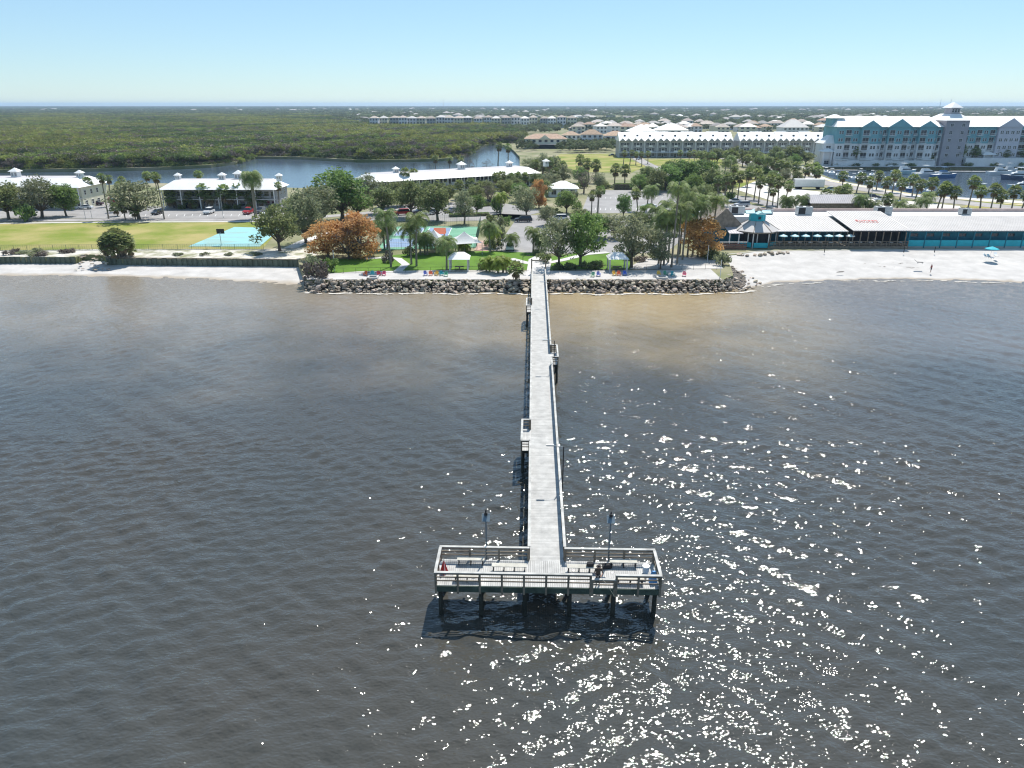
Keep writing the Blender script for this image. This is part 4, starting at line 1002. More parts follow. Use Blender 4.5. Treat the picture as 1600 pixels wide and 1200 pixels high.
shrub(980, 406, 16, 14, 'bright', 'bright bush behind the east gazebo'); shrub(1000, 408, 24, 10, 'bare', 'reddish brown ground bush right of the east gazebo'); shrub(1024, 404, 30, 14, 'oak', 'dark bush along the sand court edge')
tree('bright', 974, 341, 304, 30, 'small leaning tree on the lawn strip of the upper lot'); palm('fan', 996, 330, 295, 'cabbage palm in the upper parking lot', None, 1.0)
for x, b, t in ((924, 336, 299), (934, 337, 293)): palm('washi', x, b, t, 'thin leaning palm at the exit of the upper lot', 'upper lot palms')
shrub(939, 303, 16, 14, 'bright', 'golf-ball clipped bright shrub at the upper lot corner'); shrub(930, 304, 18, 8, 'oak', 'low dark shrub at the upper lot corner')
hedge((960, 296), (987, 296), 3, 2.2, 'bright', 'long clipped bright green hedge behind the upper lot')
hedge((702, 339), (764, 337), 2.2, 0.9, 'bright', 'low clipped hedge ring on the roundabout')
for x, b, t in ((906, 272, 242), (960, 290, 256), (976, 288, 258), (920, 284, 248), (930, 286, 250)): palm('fan', x, b, t, 'round-headed palm between meadow and upper lot', 'round-headed palms at the meadow', 1.4)
for x, b, t, w in ((1040, 298, 256, 56), (1066, 296, 250, 62), (1095, 294, 249, 60), (1055, 285, 250, 50)): tree('bright', x, b, t, w, 'lush green tree of the grove behind the upper lot', 'grove behind the upper lot')
tree('oak', 1012, 294, 258, 36, 'dark tree at the edge of the green grove'); shrub(1072, 300, 18, 16, 'bright', 'yellow-green shrub at the foot of the grove'); tree('bare', 1138, 283, 262, 30, 'grey leafless tree by the harbour street')
gT = 'tall palms behind the sand court'
for x, b, t in ((1029, 412, 330), (1037, 415, 322), (1044, 410, 338), (1049, 418, 281), (1058, 412, 312), (1066, 406, 296), (1074, 402, 318), (1082, 398, 300), (1062, 396, 334), (1090, 402, 309), (1110, 398, 300), (1026, 360, 318), (1040, 352, 310)): palm('coco', x, b, t, 'tall slim palm of the stand behind the sand court', gT, 1.0)
for x, b, t in ((1010, 332, 292), (1018, 333, 286), (1068, 330, 292), (1076, 332, 290), (1086, 328, 288), (1056, 330, 284)): palm('coco', x, b, t, 'palm at the east edge of the upper lot', 'east edge palms', 1.0)
tree('orange', 1096, 402, 338, 76, 'scorched yellow tree at the corner of the restaurant deck')
shrub(1128, 414, 30, 20, 'olive', 'grey-green bush on the rocks beside the white pole'); shrub(1110, 404, 34, 16, 'oak', 'dark thicket under the scorched yellow tree')
# east: harbour street and marina
gH = 'palms beside the townhouses'
for x in (975, 985, 994, 1003, 1012, 1066, 1075, 1084, 1100, 1117): palm('washi', x + R.uniform(-2, 2), 258 + R.uniform(-2, 2), 236 + R.uniform(-3, 3), 'thin palm on the verge before the grey townhouses', gH, 1.2)
gK = 'cabbage palms along the harbour street'
for x, b, t in ((1141, 262, 235), (1148, 262, 237), (1133, 258, 236), (1186, 272, 244), (1207, 276, 246), (1218, 279, 250), (1240, 280, 253), (1256, 282, 256), (1272, 276, 254), (1274, 283, 259), (1168, 262, 241), (1196, 266, 242)): palm('fan', x, b, t, 'cabbage palm along the harbour street before the townhouses', gK, 1.45)
for x, b, t, w in ((1160, 260, 233, 26), (1176, 258, 231, 30), (1210, 258, 229, 34), (1238, 258, 226, 40), (1258, 258, 236, 30), (1188, 262, 238, 28), (1228, 266, 246, 24), (1120, 254, 232, 34), (1095, 254, 234, 30), (1145, 254, 228, 30)): tree('oak', x, b, t, w, 'dark leafy tree before the second row of townhouses', 'trees before the second townhouse row')
gL = 'marina road palms'
for x, b, t in ((1316, 292, 268), (1338, 301, 270), (1357, 302, 276), (1369, 297, 267), (1382, 307, 277), (1394, 301, 266), (1406, 312, 278), (1287, 316, 295), (1320, 313, 288), (1430, 312, 280), (1452, 316, 277), (1425, 306, 272)): palm('fan', x, b, t, 'cabbage palm in the row beside the marina basin', gL, 1.2)
gQ = 'palms behind the long restaurant roof'
for x, b, t in ((1386, 332, 302), (1464, 329, 288), (1471, 329, 284), (1489, 330, 291), (1511, 331, 275), (1531, 327, 290), (1547, 331, 287), (1562, 330, 297), (1580, 329, 290), (1595, 332, 296)): palm('fan', x, b, t, 'tall cabbage palm behind the long restaurant roof', gQ, 1.15)
for x, b, t in ((1227, 332, 303), (1233, 331, 308), (1252, 332, 302), (1262, 331, 309), (1342, 334, 301), (1352, 333, 309), (1366, 333, 312), (1398, 334, 309), (1447, 328, 297), (1436, 330, 306)): palm('coco', x, b, t, 'low coconut palm behind the restaurant wall', 'coconut palms behind the restaurant', 1.05)
for x, b, t in ((1118, 316, 285), (1132, 314, 282), (1143, 312, 270), (1152, 314, 268), (1166, 305, 262), (1178, 312, 264), (1185, 318, 276), (1198, 322, 272), (1207, 321, 288), (1214, 326, 276), (1202, 300, 272), (1228, 312, 282)): palm('fan', x, b, t, 'cabbage palm round the restaurant drive', 'palms round the restaurant drive', 1.1)
tree('oak', 1311, 312, 288, 26, 'small dark tree in the shell lot'); shrub(1312, 318, 22, 8, 'oak', 'dark bush beside the small tree in the shell lot'); shrub(1425, 332, 26, 14, 'olive', 'silvery bush behind the restaurant wall')
palm('yellow', 1551, 381, 353, 'small yellowish palm before the turquoise panels', None, 1.0)
for q, (x, w) in enumerate(((1310, 24), (1335, 24), (1362, 28), (1392, 24), (1420, 26), (1480, 22), (1512, 18), (1550, 16), (1590, 20))): shrub(x, 259.5, w, 6, 'oak', 'dark shrub bed along the hotel quay', group='hotel quay shrubs')
for x, t in ((1332, 229), (1357, 224), (1384, 232), (1426, 226), (1444, 238), (1473, 232), (1497, 226), (1518, 230), (1553, 228), (1566, 232), (1594, 230), (1610, 232)): palm('fan', x, 258.6, t, 'palm standing against the shaded hotel front', 'hotel front palms', 1.7)
tree('bright', 1470, 259, 236, 18, 'bright green small tree at the foot of the hotel tower'); tree('olive', 1494, 259, 229, 22, 'olive tree right of the hotel tower foot'); tree('bright', 1523, 258, 231, 20, 'bright tree beside the quay gazebo')

gN = 'oaks in front of the lodge'
for x, b, t, w in ((606, 324, 286, 50), (628, 322, 282, 46), (664, 318, 282, 44), (700, 318, 288, 40), (742, 316, 288, 36), (762, 312, 283, 34), (790, 308, 280, 40), (806, 304, 276, 36), (838, 300, 270, 34)): tree('oak', x, b, t, w, 'leafy oak screening the shaded front of the lodge', gN)
gP = 'trees of the green belt round the restaurant drive'
for q in range(30):
    x = R.uniform(1100, 1250); b = R.uniform(258, 316) if x < 1180 else R.uniform(258, 290); w = R.uniform(18, 34) * (b / 290) ** 2
    if 1150 < x < 1200 and b > 296 or abs(b - (252 + (x - 1160) * .27)) < 7: continue
    tree(('oak', 'bright', 'olive', 'oak')[q % 4], x, b, b - w * R.uniform(0.75, 0.95), w, '%s tree in the green belt between harbour street and restaurant' % ('dark', 'fresh green', 'grey-green', 'dark')[q % 4], gP)
for q in range(16):
    x = R.uniform(1105, 1235); b = R.uniform(266, 322); palm('fan' if q % 3 else 'coco', x, b, b - R.uniform(26, 44) * (b / 300) ** 2, ('fan palm in the green belt near the restaurant drive' if q % 3 else 'feathery palm in the green belt near the restaurant drive'), 'palms of the green belt', 1.0)
gX = 'undergrowth round the car parks'
for q in range(70):
    zone = R.choice(((842, 262, 905, 300), (840, 300, 905, 336), (905, 286, 960, 302), (1000, 286, 1100, 300), (1055, 300, 1110, 345), (1100, 270, 1200, 318), (560, 305, 800, 322), (440, 330, 480, 360), (1010, 336, 1060, 372)))
    shrub(R.uniform(zone[0], zone[2]), R.uniform(zone[1], zone[3]), R.uniform(10, 24), R.uniform(6, 15), R.choice(('oak', 'bright', 'olive')), 'leafy shrub in the planting round the inland car parks', group=gX)
gZ = 'trees round the inner car parks'
for x, b, t, w, k_ in ((862, 302, 270, 40, 'olive'), (848, 312, 278, 34, 'oak'), (935, 296, 270, 30, 'olive'), (1000, 300, 272, 34, 'bright'), (1025, 302, 266, 40, 'oak'), (1080, 310, 272, 44, 'bright'), (1110, 300, 262, 44, 'oak'), (1098, 322, 286, 40, 'oak'), (855, 352, 322, 40, 'olive'), (905, 352, 326, 40, 'oak'), (812, 316, 286, 36, 'bright'), (745, 334, 304, 34, 'bright'), (462, 352, 306, 60, 'oak'), (560, 340, 296, 60, 'oak'), (1050, 366, 330, 44, 'bright'), (1016, 384, 348, 50, 'olive'), (1012, 346, 318, 34, 'bright'), (880, 288, 258, 36, 'olive'), (905, 286, 260, 30, 'bright')): tree(k_, x, b, t, w, '%s tree planted between the inland car parks' % dict(olive='grey-green', oak='dark leafy', bright='fresh green')[k_], gZ)

# ------------------------------------------------------------------ mangrove and far woods (stuff)
def crown_source(name, m, seed, n, leaf, R0=3.4, H0=6.5):
    rr = random.Random(seed); cen = []; rad = []
    for k in range(12):
        a = k * 2.4; r_ = R0 * 0.8 * math.sqrt(k / 12); cen.append((r_ * math.cos(a), r_ * math.sin(a), H0 * (0.86 - 0.33 * (r_ / R0) ** 2) * rr.uniform(0.85, 1.05))); rad.append(rr.uniform(1.0, 1.5))
    me = leaves_mesh(name, cen, rad, n, leaf, m, seed, 0.8)
    return me
def scatter(name, pts, scl, sources, label, pick=None):
    """one stuff object: instances of a few crown meshes on fixed points"""
    me = bpy.data.meshes.new(name); me.from_pydata([tuple(p) for p in pts], [], [])
    sv = np.asarray(scl, np.float32); at = me.attributes.new('scl', 'FLOAT_VECTOR', 'POINT'); at.data.foreach_set('vector', np.stack([sv, sv, np.minimum(sv, 1.05 + 0.12 * sv)], 1).ravel())
    ix = me.attributes.new('pick', 'INT', 'POINT'); ix.data.foreach_set('value', (NR.randint(0, len(sources), len(pts)) if pick is None else np.asarray(pick)).astype(np.int32))
    ra = me.attributes.new('rot', 'FLOAT', 'POINT'); ra.data.foreach_set('value', (NR.rand(len(pts)) * 6.28).astype(np.float32))
    o = link(name, me); tag(o, label, 'trees', None, 'stuff')
    ng = bpy.data.node_groups.new(name, 'GeometryNodeTree')
    ng.interface.new_socket('Geometry', in_out='INPUT', socket_type='NodeSocketGeometry'); ng.interface.new_socket('Geometry', in_out='OUTPUT', socket_type='NodeSocketGeometry')
    N_ = ng.nodes; L = ng.links.new; gi = N_.new('NodeGroupInput'); go = N_.new('NodeGroupOutput')
    for s_ in sources:
        so = bpy.data.objects.new(name + '_crown', s_); oi = N_.new('GeometryNodeObjectInfo'); oi.inputs[0].default_value = so; oi.inputs['As Instance'].default_value = True
    def attr(nm, ty):
        a = N_.new('GeometryNodeInputNamedAttribute'); a.data_type = ty; a.inputs[0].default_value = nm; return a.outputs[0]
    ip = N_.new('GeometryNodeInstanceOnPoints')
    jn = N_.new('GeometryNodeJoinGeometry')
    for n_ in [n_ for n_ in N_ if n_.type == 'OBJECT_INFO']: L(n_.outputs['Geometry'], jn.inputs[0])
    L(gi.outputs[0], ip.inputs['Points']); L(jn.outputs[0], ip.inputs['Instance']); ip.inputs['Pick Instance'].default_value = True
    L(attr('pick', 'INT'), ip.inputs['Instance Index'])
    cx = N_.new('ShaderNodeCombineXYZ'); L(attr('rot', 'FLOAT'), cx.inputs[2]); L(cx.outputs[0], ip.inputs['Rotation'])
    L(attr('scl', 'FLOAT_VECTOR'), ip.inputs['Scale'])
    L(ip.outputs[0], go.inputs[0])
    md = o.modifiers.new('instances', 'NODES'); md.node_group = ng
    return o
def inside(p, poly):
    x, y = p; c = False; j = len(poly) - 1
    for i in range(len(poly)):
        if (poly[i][1] > y) != (poly[j][1] > y) and x < (poly[j][0] - poly[i][0]) * (y - poly[i][1]) / (poly[j][1] - poly[i][1]) + poly[i][0]: c = not c
        j = i
    return c
bank_px = [(-500, 271), (-140, 271), (140, 267), (250, 265), (330, 261), (368, 256), (400, 247), (470, 248), (560, 253), (640, 252), (690, 251), (725, 246), (742, 236), (752, 230), (776, 225), (800, 227), (815, 224), (818, 212), (790, 203), (700, 198.5), (560, 198), (540, 190), (480, 181), (-500, 181)]
man_poly = [W(*p) for p in bank_px]
# extra woods right of the channel, between the far houses and beyond
def fill(poly_px, sp0, rng, jitter=0.45, zs=(0.8, 1.25), skip=None, sfac=3.6, wet=False):
    poly = [(WL if wet else W)(*p) for p in poly_px]; ys = [p[1] for p in poly]; xs = [p[0] for p in poly]; y = min(ys); P_ = []; S_ = []
    while y < max(ys):
        sp = sp0 * max(1.0, (y / 420.0) ** 0.62); x = min(xs) + rng.rand() * sp
        while x < max(xs):
            q = (x + (rng.rand() - .5) * sp * 2 * jitter, y + (rng.rand() - .5) * sp * 2 * jitter)
            if abs(q[0]) < 0.78 * q[1] + 30 and inside(q, poly) and not (skip and skip(q)):
                P_.append((*q, LZ - 0.9)); S_.append(sp / sfac * (zs[0] + (zs[1] - zs[0]) * rng.rand()))
            x += sp
        y += sp * 0.9
    return P_, S_
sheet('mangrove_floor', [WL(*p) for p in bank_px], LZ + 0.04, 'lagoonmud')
P_, S_ = fill(bank_px, 3.9, NR, wet=True, zs=(0.62, 1.5))
S_ = [min(s_, 2.2) for s_ in S_]
S_ = [s_ * (0.86 + 0.22 * math.sin(p[0] * .021 + 1.3 * math.sin(p[1] * .013)) + 0.16 * math.sin(p[0] * .05 - p[1] * .043)) for s_, p in zip(S_, P_)]
for x_, y_ in dense(bank_px[:17], 420):       # fringe leaning over the water
    p = G(x_, y_, 0.25); P_.append((p.x + R.uniform(-1, 1), p.y + R.uniform(-1, 1), LZ - R.uniform(3.6, 5.2))); S_.append(R.uniform(0.8, 1.15))
mat('mangrove_yellow', (0.25, 0.27, 0.07), 0.55, 0.3, 0.05, trans=0.48, rnd=0.25); M['mangrove_yellow'] = MATS['mangrove_yellow']
mat('mangrove_dark', (0.11, 0.16, 0.05), 0.55, 0.3, 0.05, trans=0.45, rnd=0.25); M['mangrove_dark'] = MATS['mangrove_dark']
msrc = [crown_source('mangrove_crown', m_, k, 420, 0.36) for k, m_ in enumerate(('mangrove', 'mangrove', 'mangrove_yellow', 'mangrove_dark', 'mangrove'))] + [crown_source('mangrove_crown', 'bare', 9, 220, 0.3)]
pick = []
for p in P_:
    v = math.sin(p[0] * .017 + 2 * math.sin(p[1] * .009)) + .8 * math.sin(p[0] * .041 - p[1] * .03 + 1) + NR.randn() * .7
    pick.append(2 if v > 1.1 else 3 if v < -.95 else 5 if NR.rand() < .015 else NR.randint(0, 2))
scatter('mangrove_forest', P_, S_, msrc, 'dense mangrove forest stretching beyond the lagoon to the horizon', pick)
fsrc = [crown_source('wood_crown', 'farwood', 20 + k, 260, 0.55) for k in range(3)]
P1, S1 = fill([(-600, 181), (480, 181), (560, 190), (600, 186), (1000, 183), (1300, 186), (2200, 190), (2200, 166.6), (-600, 166.6)], 9.0, NR, sfac=6.5)
keep = NR.rand(len(P1)) < 0.55
P1 = [p for p, k in zip(P1, keep) if k or p[0] < -0.25 * p[1]]; S1 = S1[:len(P1)]; S1 = [min(s_, 3.0) for s_ in S1]
scatter('far_woods', P1, S1, fsrc, 'hazy far woods along the horizon')
mid = []; mids = []
for poly, sp in (([(815, 224), (818, 212), (1000, 204), (1300, 208), (1300, 200), (1000, 197), (800, 199)], 8), ([(870, 240), (962, 238), (962, 228), (876, 228)], 4.5), ([(1000, 197), (1300, 202), (2000, 210), (2000, 190), (1300, 186), (1000, 183)], 8.5), ([(806, 238), (838, 236), (846, 226), (816, 226)], 5), ([(600, 199), (800, 200), (1000, 200), (1000, 186), (560, 190)], 9)):
    a, b = fill(poly, sp, NR, sfac=sp / 0.9); b = [s_ * 0.9 for s_ in b]; mid += a; mids += [min(1.6, s_) for s_ in b]
kk = [k for k in range(len(mid)) if NR.rand() < 0.62]
scatter('suburb_trees', [mid[k] for k in kk], [mids[k] for k in kk], fsrc, 'trees growing between the distant houses')

# ------------------------------------------------------------------ buildings
WIN = {}
def window(parent, x, y, z, w, h, rz=0.0, frame='white', rows=2, glass='glass', name='window'):
    """framed window whose outer face stands just proud of a wall at local y (facing -y)"""
    key = (round(w, 2), round(h, 2), frame, rows, glass)
    if key not in WIN:
        b = MB(); t = 0.09
        b.box(-w / 2, w / 2, 0.0, 0.04, 0, h, 1)
        b.box(-w / 2 - t, -w / 2, -0.06, 0.04, -t, h + t); b.box(w / 2, w / 2 + t, -0.06, 0.04, -t, h + t)
        b.box(-w / 2, w / 2, -0.06, 0.04, -t, 0); b.box(-w / 2, w / 2, -0.06, 0.04, h, h + t)
        for q in range(1, rows): b.box(-w / 2, w / 2, -0.03, 0.0, h * q / rows - 0.03, h * q / rows + 0.03)
        if w > 1.4: b.box(-0.03, 0.03, -0.035, -0.002, 0, h)
        WIN[key] = b.mesh(name, [frame, glass])
    return link(name, WIN[key], parent, (x, y - 0.045, z), rz)
def gablewin(): pass
def cupola(parent, x, y, z, s=1.0):
    c = MB().box(-0.9 * s, 0.9 * s, -0.9 * s, 0.9 * s, -0.6, 1.5 * s).build('cupola', 'white', parent, (x, y, z))
    MB().hip(-1.35 * s, 1.35 * s, -1.35 * s, 1.35 * s, 1.5 * s, 2.5 * s, inset=1.349 * s).build('cupola_roof', 'roofwhite', c)
    for sx in (-0.45, 0.45): MB().box(sx * s - 0.25 * s, sx * s + 0.25 * s, -0.93 * s, -0.9 * s, 0.35 * s, 1.2 * s).build('louvre', 'greywall', c)
def motel(name, label, loc, rz, L_, dp, eave, wallm, cup, bays, ends=True, mans=2.4, back=4.5):
    """two-storey gallery block: white mansard front, membrane top, posts, doors"""
    o = thing(name, label, 'building', loc, rz)
    MB().box(0, L_, 1.6, dp, 0, eave).build('wall', wallm, o)
    MB().box(-0.02, L_ + 0.02, 0, 1.58, eave / 2 - 0.15, eave / 2 + 0.05).build('gallery_floor', 'concrete', o)
    r_ = MB()
    a, b = -0.8, L_ + 0.8
    lo = [(a, -0.6, eave), (b, -0.6, eave), (b, dp + 0.6, eave), (a, dp + 0.6, eave)]; hi = [(a + back * .8, back - .6, eave + mans), (b - back * .8, back - .6, eave + mans), (b - back * .8, dp - back + .6, eave + mans), (a + back * .8, dp - back + .6, eave + mans)]
    for q in range(4): r_.poly([lo[q], lo[(q + 1) % 4], hi[(q + 1) % 4], hi[q]], 0)
    r_.poly(hi, 1); r_.poly(list(reversed(lo)), 0)
    rf = r_.build('roof', ['roofwhite', 'rooflav'], o)
    sm = MB(); q = a + back
    for q in range(int(L_ / 1.1)):
        x = a + back * .8 + q * 1.1
        if x < b - back * .8: sm.beam((x, -0.6, eave + 0.02), (x, back - 0.6, eave + mans + 0.02), 0.05, 0.05)
    sm.build('seams', 'roofwhite', rf)
    post = MB().box(-0.12, 0.12, -0.12, 0.12, 0, eave).mesh('post', 'white')
    n = max(2, round(L_ / 6.0))
    for q in range(n + 1): link('post', post, o, (0.15 + (L_ - 0.3) * q / n, 0.14, 0))
    rail = MB()
    for zz in (eave / 2 + 0.5, eave / 2 + 1.0): rail.box(0.3, L_ - 0.3, 0.1, 0.16, zz - 0.04, zz + 0.04)
    nb = int(L_ / 0.6)
    for q in range(nb): rail.box(0.3 + q * 0.6, 0.34 + q * 0.6, 0.11, 0.15, eave / 2 + 0.05, eave / 2 + 1.0)
    rail.build('gallery_rail', 'greywall', o)
    for q in range(bays):
        x = L_ * (q + 0.5) / bays
        for zz in (0.4, eave / 2 + 0.35):
            window(o, x - 0.9, 1.6, zz + 0.5, 1.4, 1.4, frame='greywall'); window(o, x + 0.9, 1.6, zz - 0.2, 0.95, 2.05, name='door', rows=1, frame='greywall')
    for x, y, s_ in cup: cupola(o, x, y, eave + mans, s_)
    if ends:
        for q in range(3):
            for zz in (1.0, eave / 2 + 0.8): window(o, L_ + 0.0, 3.5 + q * 3.6, zz, 1.1, 1.3, math.pi / 2).location = (L_ + 0.045, 3.5 + q * 3.6, zz)
    return o
motel('cream_building', 'cream two-storey motel wing with white metal roof at the street corner', G(128, 327) - Vector((58, 0, 0)), 0, 58, 17, 6.6, 'cream', ((34, 9, 1.15), (55, 8, 0.9)), 13)
motel('motel_block', 'long grey two-storey motel block with white mansard and small cupolas', G(256, 327), 0, G(431, 327).x - G(256, 327).x, 14, 6.0, 'greywall', ((2.5, 8, .8), (17, 7, .9), (21.5, 9, 1.1), (35, 7, .8)), 9)
pa, pb = G(586, 307), G(842, 290); dv = pb - pa
motel('white_roofed_lodge', 'long lodge with broad white roof running along the lagoon', pa, math.atan2(dv.y, dv.x), dv.length, 17, 4.9, 'stucco', ((40, 9, 1.2), (62, 9, 1.0), (80, 9, 1.0), (12, 8, .9)), 20, mans=2.2)

def house(name, label, px, base, w, dp, wallh, roofh, wallm, roofm, rz=0.0, group=None, nwin=4, floors=2, chim=False, win=True):
    p = G(px, base); o = thing(name, label, 'house', p, rz, group)
    MB().box(-w / 2, w / 2, 0, dp, 0, wallh).build('wall', wallm, o)
    rf = MB().hip(-w / 2 - .6, w / 2 + .6, -.6, dp + .6, wallh, wallh + roofh).build('roof', roofm, o)
    if win:
        fh = wallh / floors
        for f in range(floors):
            for q in range(nwin):
                x = -w / 2 + w * (q + .5) / nwin
                window(o, x, 0, f * fh + fh * 0.3, w / nwin * 0.5, fh * 0.5, rows=1)
    return o
house('small_house', 'small house with ribbed pale roof behind the round bright tree', 880, 308, 10, 8, 3.0, 2.2, 'stucco', 'roofwhite', nwin=3, floors=1)
o = house('villa', 'wide terracotta-roofed villa with screened porch on the channel', 853, 232, 31, 14, 6.8, 3.4, 'cream', 'tile', nwin=7)
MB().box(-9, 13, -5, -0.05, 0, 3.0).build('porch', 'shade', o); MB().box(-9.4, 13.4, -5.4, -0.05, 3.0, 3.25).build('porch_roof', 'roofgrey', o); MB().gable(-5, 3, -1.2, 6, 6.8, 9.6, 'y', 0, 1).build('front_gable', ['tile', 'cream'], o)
house('villa', 'smaller terracotta villa half hidden behind the wide villa', 893, 224, 15, 12, 6.5, 3.0, 'stucco', 'tile', nwin=4)
house('villa', 'tall orange-roofed villa standing left of the townhouses', 925, 230, 16, 12, 9.2, 3.6, 'stucco', 'tile', nwin=4, floors=3)
house('villa', 'villa touching the end of the grey townhouses', 962, 229, 17, 13, 8.0, 3.4, 'stucco', 'tile', nwin=4, floors=2)
house('villa', 'white pyramid-roofed house peeping over the townhouses', 1003, 224, 22, 20, 9.5, 5.2, 'stucco', 'roofwhite', nwin=4, floors=3)
house('villa', 'broad white-roofed block behind the townhouses', 1050, 224, 26, 20, 10.5, 5.0, 'stucco', 'roofwhite', nwin=5, floors=3)
house('big_house', 'large white mansion with tall hipped roof behind the second townhouse row', 1242, 215, 25, 20, 9.5, 7.2, 'stucco', 'roofbeige', nwin=6, floors=3)
gR = 'waterfront houses beyond the mangrove'
k = 0
for x in np.arange(586, 905, 14.6):
    house('waterfront_house', 'pale three-storey house in the long row beyond the mangrove', float(x) + R.uniform(-1.5, 1.5), 200.0 + R.uniform(-.3, .5), R.uniform(10.5, 13), 11, R.uniform(12.4, 14.2), R.uniform(2.6, 3.4), ('stucco', 'cream', 'greywall', 'stucco')[k % 4], ('tiletan', 'roofbeige', 'tiletan')[k % 3], R.uniform(-.1, .1), gR, 3, 3); k += 1
gO = 'houses of the tan-roofed estate'
for q in range(58):
    x = R.uniform(896, 1290); b = R.uniform(196.5, 209)
    house('estate_house', 'tan-roofed house of the estate behind the townhouses', x, b, R.uniform(13, 19), 12, R.uniform(5.5, 8), R.uniform(2.8, 3.8), ('stucco', 'cream', 'farwall')[q % 3], ('tiletan', 'tile', 'farroof', 'tiletan', 'roofbeige')[q % 5], R.uniform(-.5, .5), gO, 3, 2)
gF = 'far suburb houses'
fh = []
for q in range(3):
    b = MB(); w, d, h = ((16, 12, 3.4), (22, 12, 3.4), (14, 14, 6))[q]
    b.box(-w / 2, w / 2, 0, d, 0, h, 0).hip(-w / 2 - .6, w / 2 + .6, -.6, d + .6, h, h + 3.2, 1); fh.append(b.mesh('far_house', ['farwall', 'farroof']))
    b2 = b.mesh('far_house', ['farwall', 'roofwhite']); fh.append(b2)
cnt = 0
while cnt < 230:
    x = R.uniform(-40, 1640); b = 171.0 + 20 * R.random() ** 1.3
    if x < 540 and b > 175: continue
    if x < 540 and R.random() < 0.4: continue
    p = G(x, b); s_ = R.uniform(0.9, 1.3) * (1.25 if b < 175 else 1.05)
    o = link('far_house', fh[R.choice((0, 0, 0, 2, 2, 2, 4, 4, 1))], None, p, R.uniform(-.6, .6), s_); tag(o, 'tiny pale house of the far suburb among hazy trees', 'house', gF); cnt += 1
# masts on the horizon
for x, b, t, lb in ((693, 174, 155, 'thin lattice radio mast on the horizon left of centre'), (946, 173, 160, 'faint mast on the horizon above the estate'), (1467, 174, 152, 'mast left of the pair above the hotel tower'), (1483, 174, 150, 'taller mast of the pair above the hotel tower')):
    p = G(x, b); h = min(54, Hgt(b, t)); o = thing('radio_mast', lb, 'mast', p)
    bb = MB()
    for a in range(3): bb.tube([(1.6 * math.cos(a * 2.1), 1.6 * math.sin(a * 2.1), 0), (0.5 * math.cos(a * 2.1), 0.5 * math.sin(a * 2.1), h)], [0.32, 0.22], 4)
    bb.build('legs', 'metal', o)
    br = MB()
    for q in range(12):
        z0, z1 = h * q / 12, h * (q + 1) / 12; r0 = 1.6 - 1.1 * q / 12; r1 = 1.6 - 1.1 * (q + 1) / 12
        for a in range(3): br.tube([(r0 * math.cos(a * 2.1), r0 * math.sin(a * 2.1), z0), (r1 * math.cos(a * 2.1 + 2.1), r1 * math.sin(a * 2.1 + 2.1), z1)], 0.12, 3)
    br.build('bracing', 'metal', o)

def townhouses(label, x0px, x1px, base, units, ledge):
    a, b = G(x0px, base), G(x1px, base); L_ = b.x - a.x; o = thing('townhouse_row', label, 'building', a, 0); ev = 9.6; dp = 14
    MB().box(0, L_, 0, dp, 0, ev).build('wall', 'greywall', o)
    MB().box(-.4, L_ + .4, 0, 0.001 + dp * 0, 0, 0.01) if False else None
    u = L_ / units
    for q in range(units):
        x = u * q; up = 0.35 if q % 2 else 0
        r_ = MB().gable(x + .02, x + u - .02, -0.9, dp + 0.9, ev + 0.002 * q, ev + 5.0 + up, 'x', 0, 0); rf = r_.build('roof', 'roofwhite', o)
        for s_ in (0.27, 0.73):
            g = MB(); g.gable(x + u * s_ - 1.9, x + u * s_ + 1.9, -1.25, 2.4, ev + 0.01, ev + 1.75, 'y', 0, 1); g.build('front_gable', ['roofwhite', 'greywall'], o)
        MB().box(x + 0.1, x + 0.5, -0.35, -0.01, 0, ev - .01).build('pier', 'stucco', o)
        MB().box(x + u * .5 - .6, x + u * .5 + .6, dp * .25, dp * .25 + 1, ev + 2.9, ev + 3.6).build('roof_vent', 'darkmetal', rf)
        for f in range(3):
            zz = f * 3.1 + 0.7
            for s_ in (0.27, 0.73): window(o, x + u * s_, 0, zz + .1, 1.7, 1.6)
            if f: MB().box(x + u * .5 - 1.2, x + u * .5 + 1.2, -1.1, -0.01, zz - 0.75, zz - .6).build('balcony', 'stucco', o); MB().box(x + u * .5 - 1.2, x + u * .5 + 1.2, -1.1, -1.04, zz - .6, zz + .35).build('balcony_rail', 'white', o)
            window(o, x + u * .5, 0, zz - .55, 1.3, 2.1, name='door', rows=1)
    MB().box(0, L_, -2.2, -.4, 2.75, 2.95).build('porch_roof', 'roofwhite', o)
    return o
townhouses('nearer row of grey three-storey townhouses with white gabled roof', 966, 1143, 246, 9, 0)
townhouses('second row of grey townhouses half hidden by dark trees', 1153, 1306, 246, 8, 0)

# hotel
hl = G(1300, 259); hotel = thing('hotel', 'five-storey waterside hotel, white below and teal above, with bright gabled roofs', 'hotel', hl)
HX = lambda px: G(px, 259).x - hl.x
FH = 3.75; NF = 5; EV = FH * NF + 0.9
def block(x0, x1, y0, dp, ev, split, name='wing', topm='teal', lowm='stucco'):
    MB().box(x0, x1, y0, y0 + dp, 0, split).build('lower_wall', lowm, hotel); MB().box(x0, x1, y0, y0 + dp, split, ev).build('upper_wall', topm, hotel)
xw = HX(1462); xt = HX(1497); xe = HX(1640)
block(0, xw, 0, 18, EV, FH * 3); block(xt, xe, 2.0, 18, EV, FH * 3)
MB().box(xw, xt, -2.5, 16, 0, EV + 3.2).build('tower_wall', mat('lavender_stucco', (0.36, 0.35, 0.38), 0.85, 0.05, 0.3), hotel)
tr = MB().frustum((xw - 1.2, xt + 1.2, -3.7, 17.2), (xw + 3.6, xt - 3.6, 1.2, 12), EV + 3.2, EV + 6.4).build('tower_roof', 'roofwhite', hotel)
cx0, cx1 = xw + 3.8, xt - 3.8
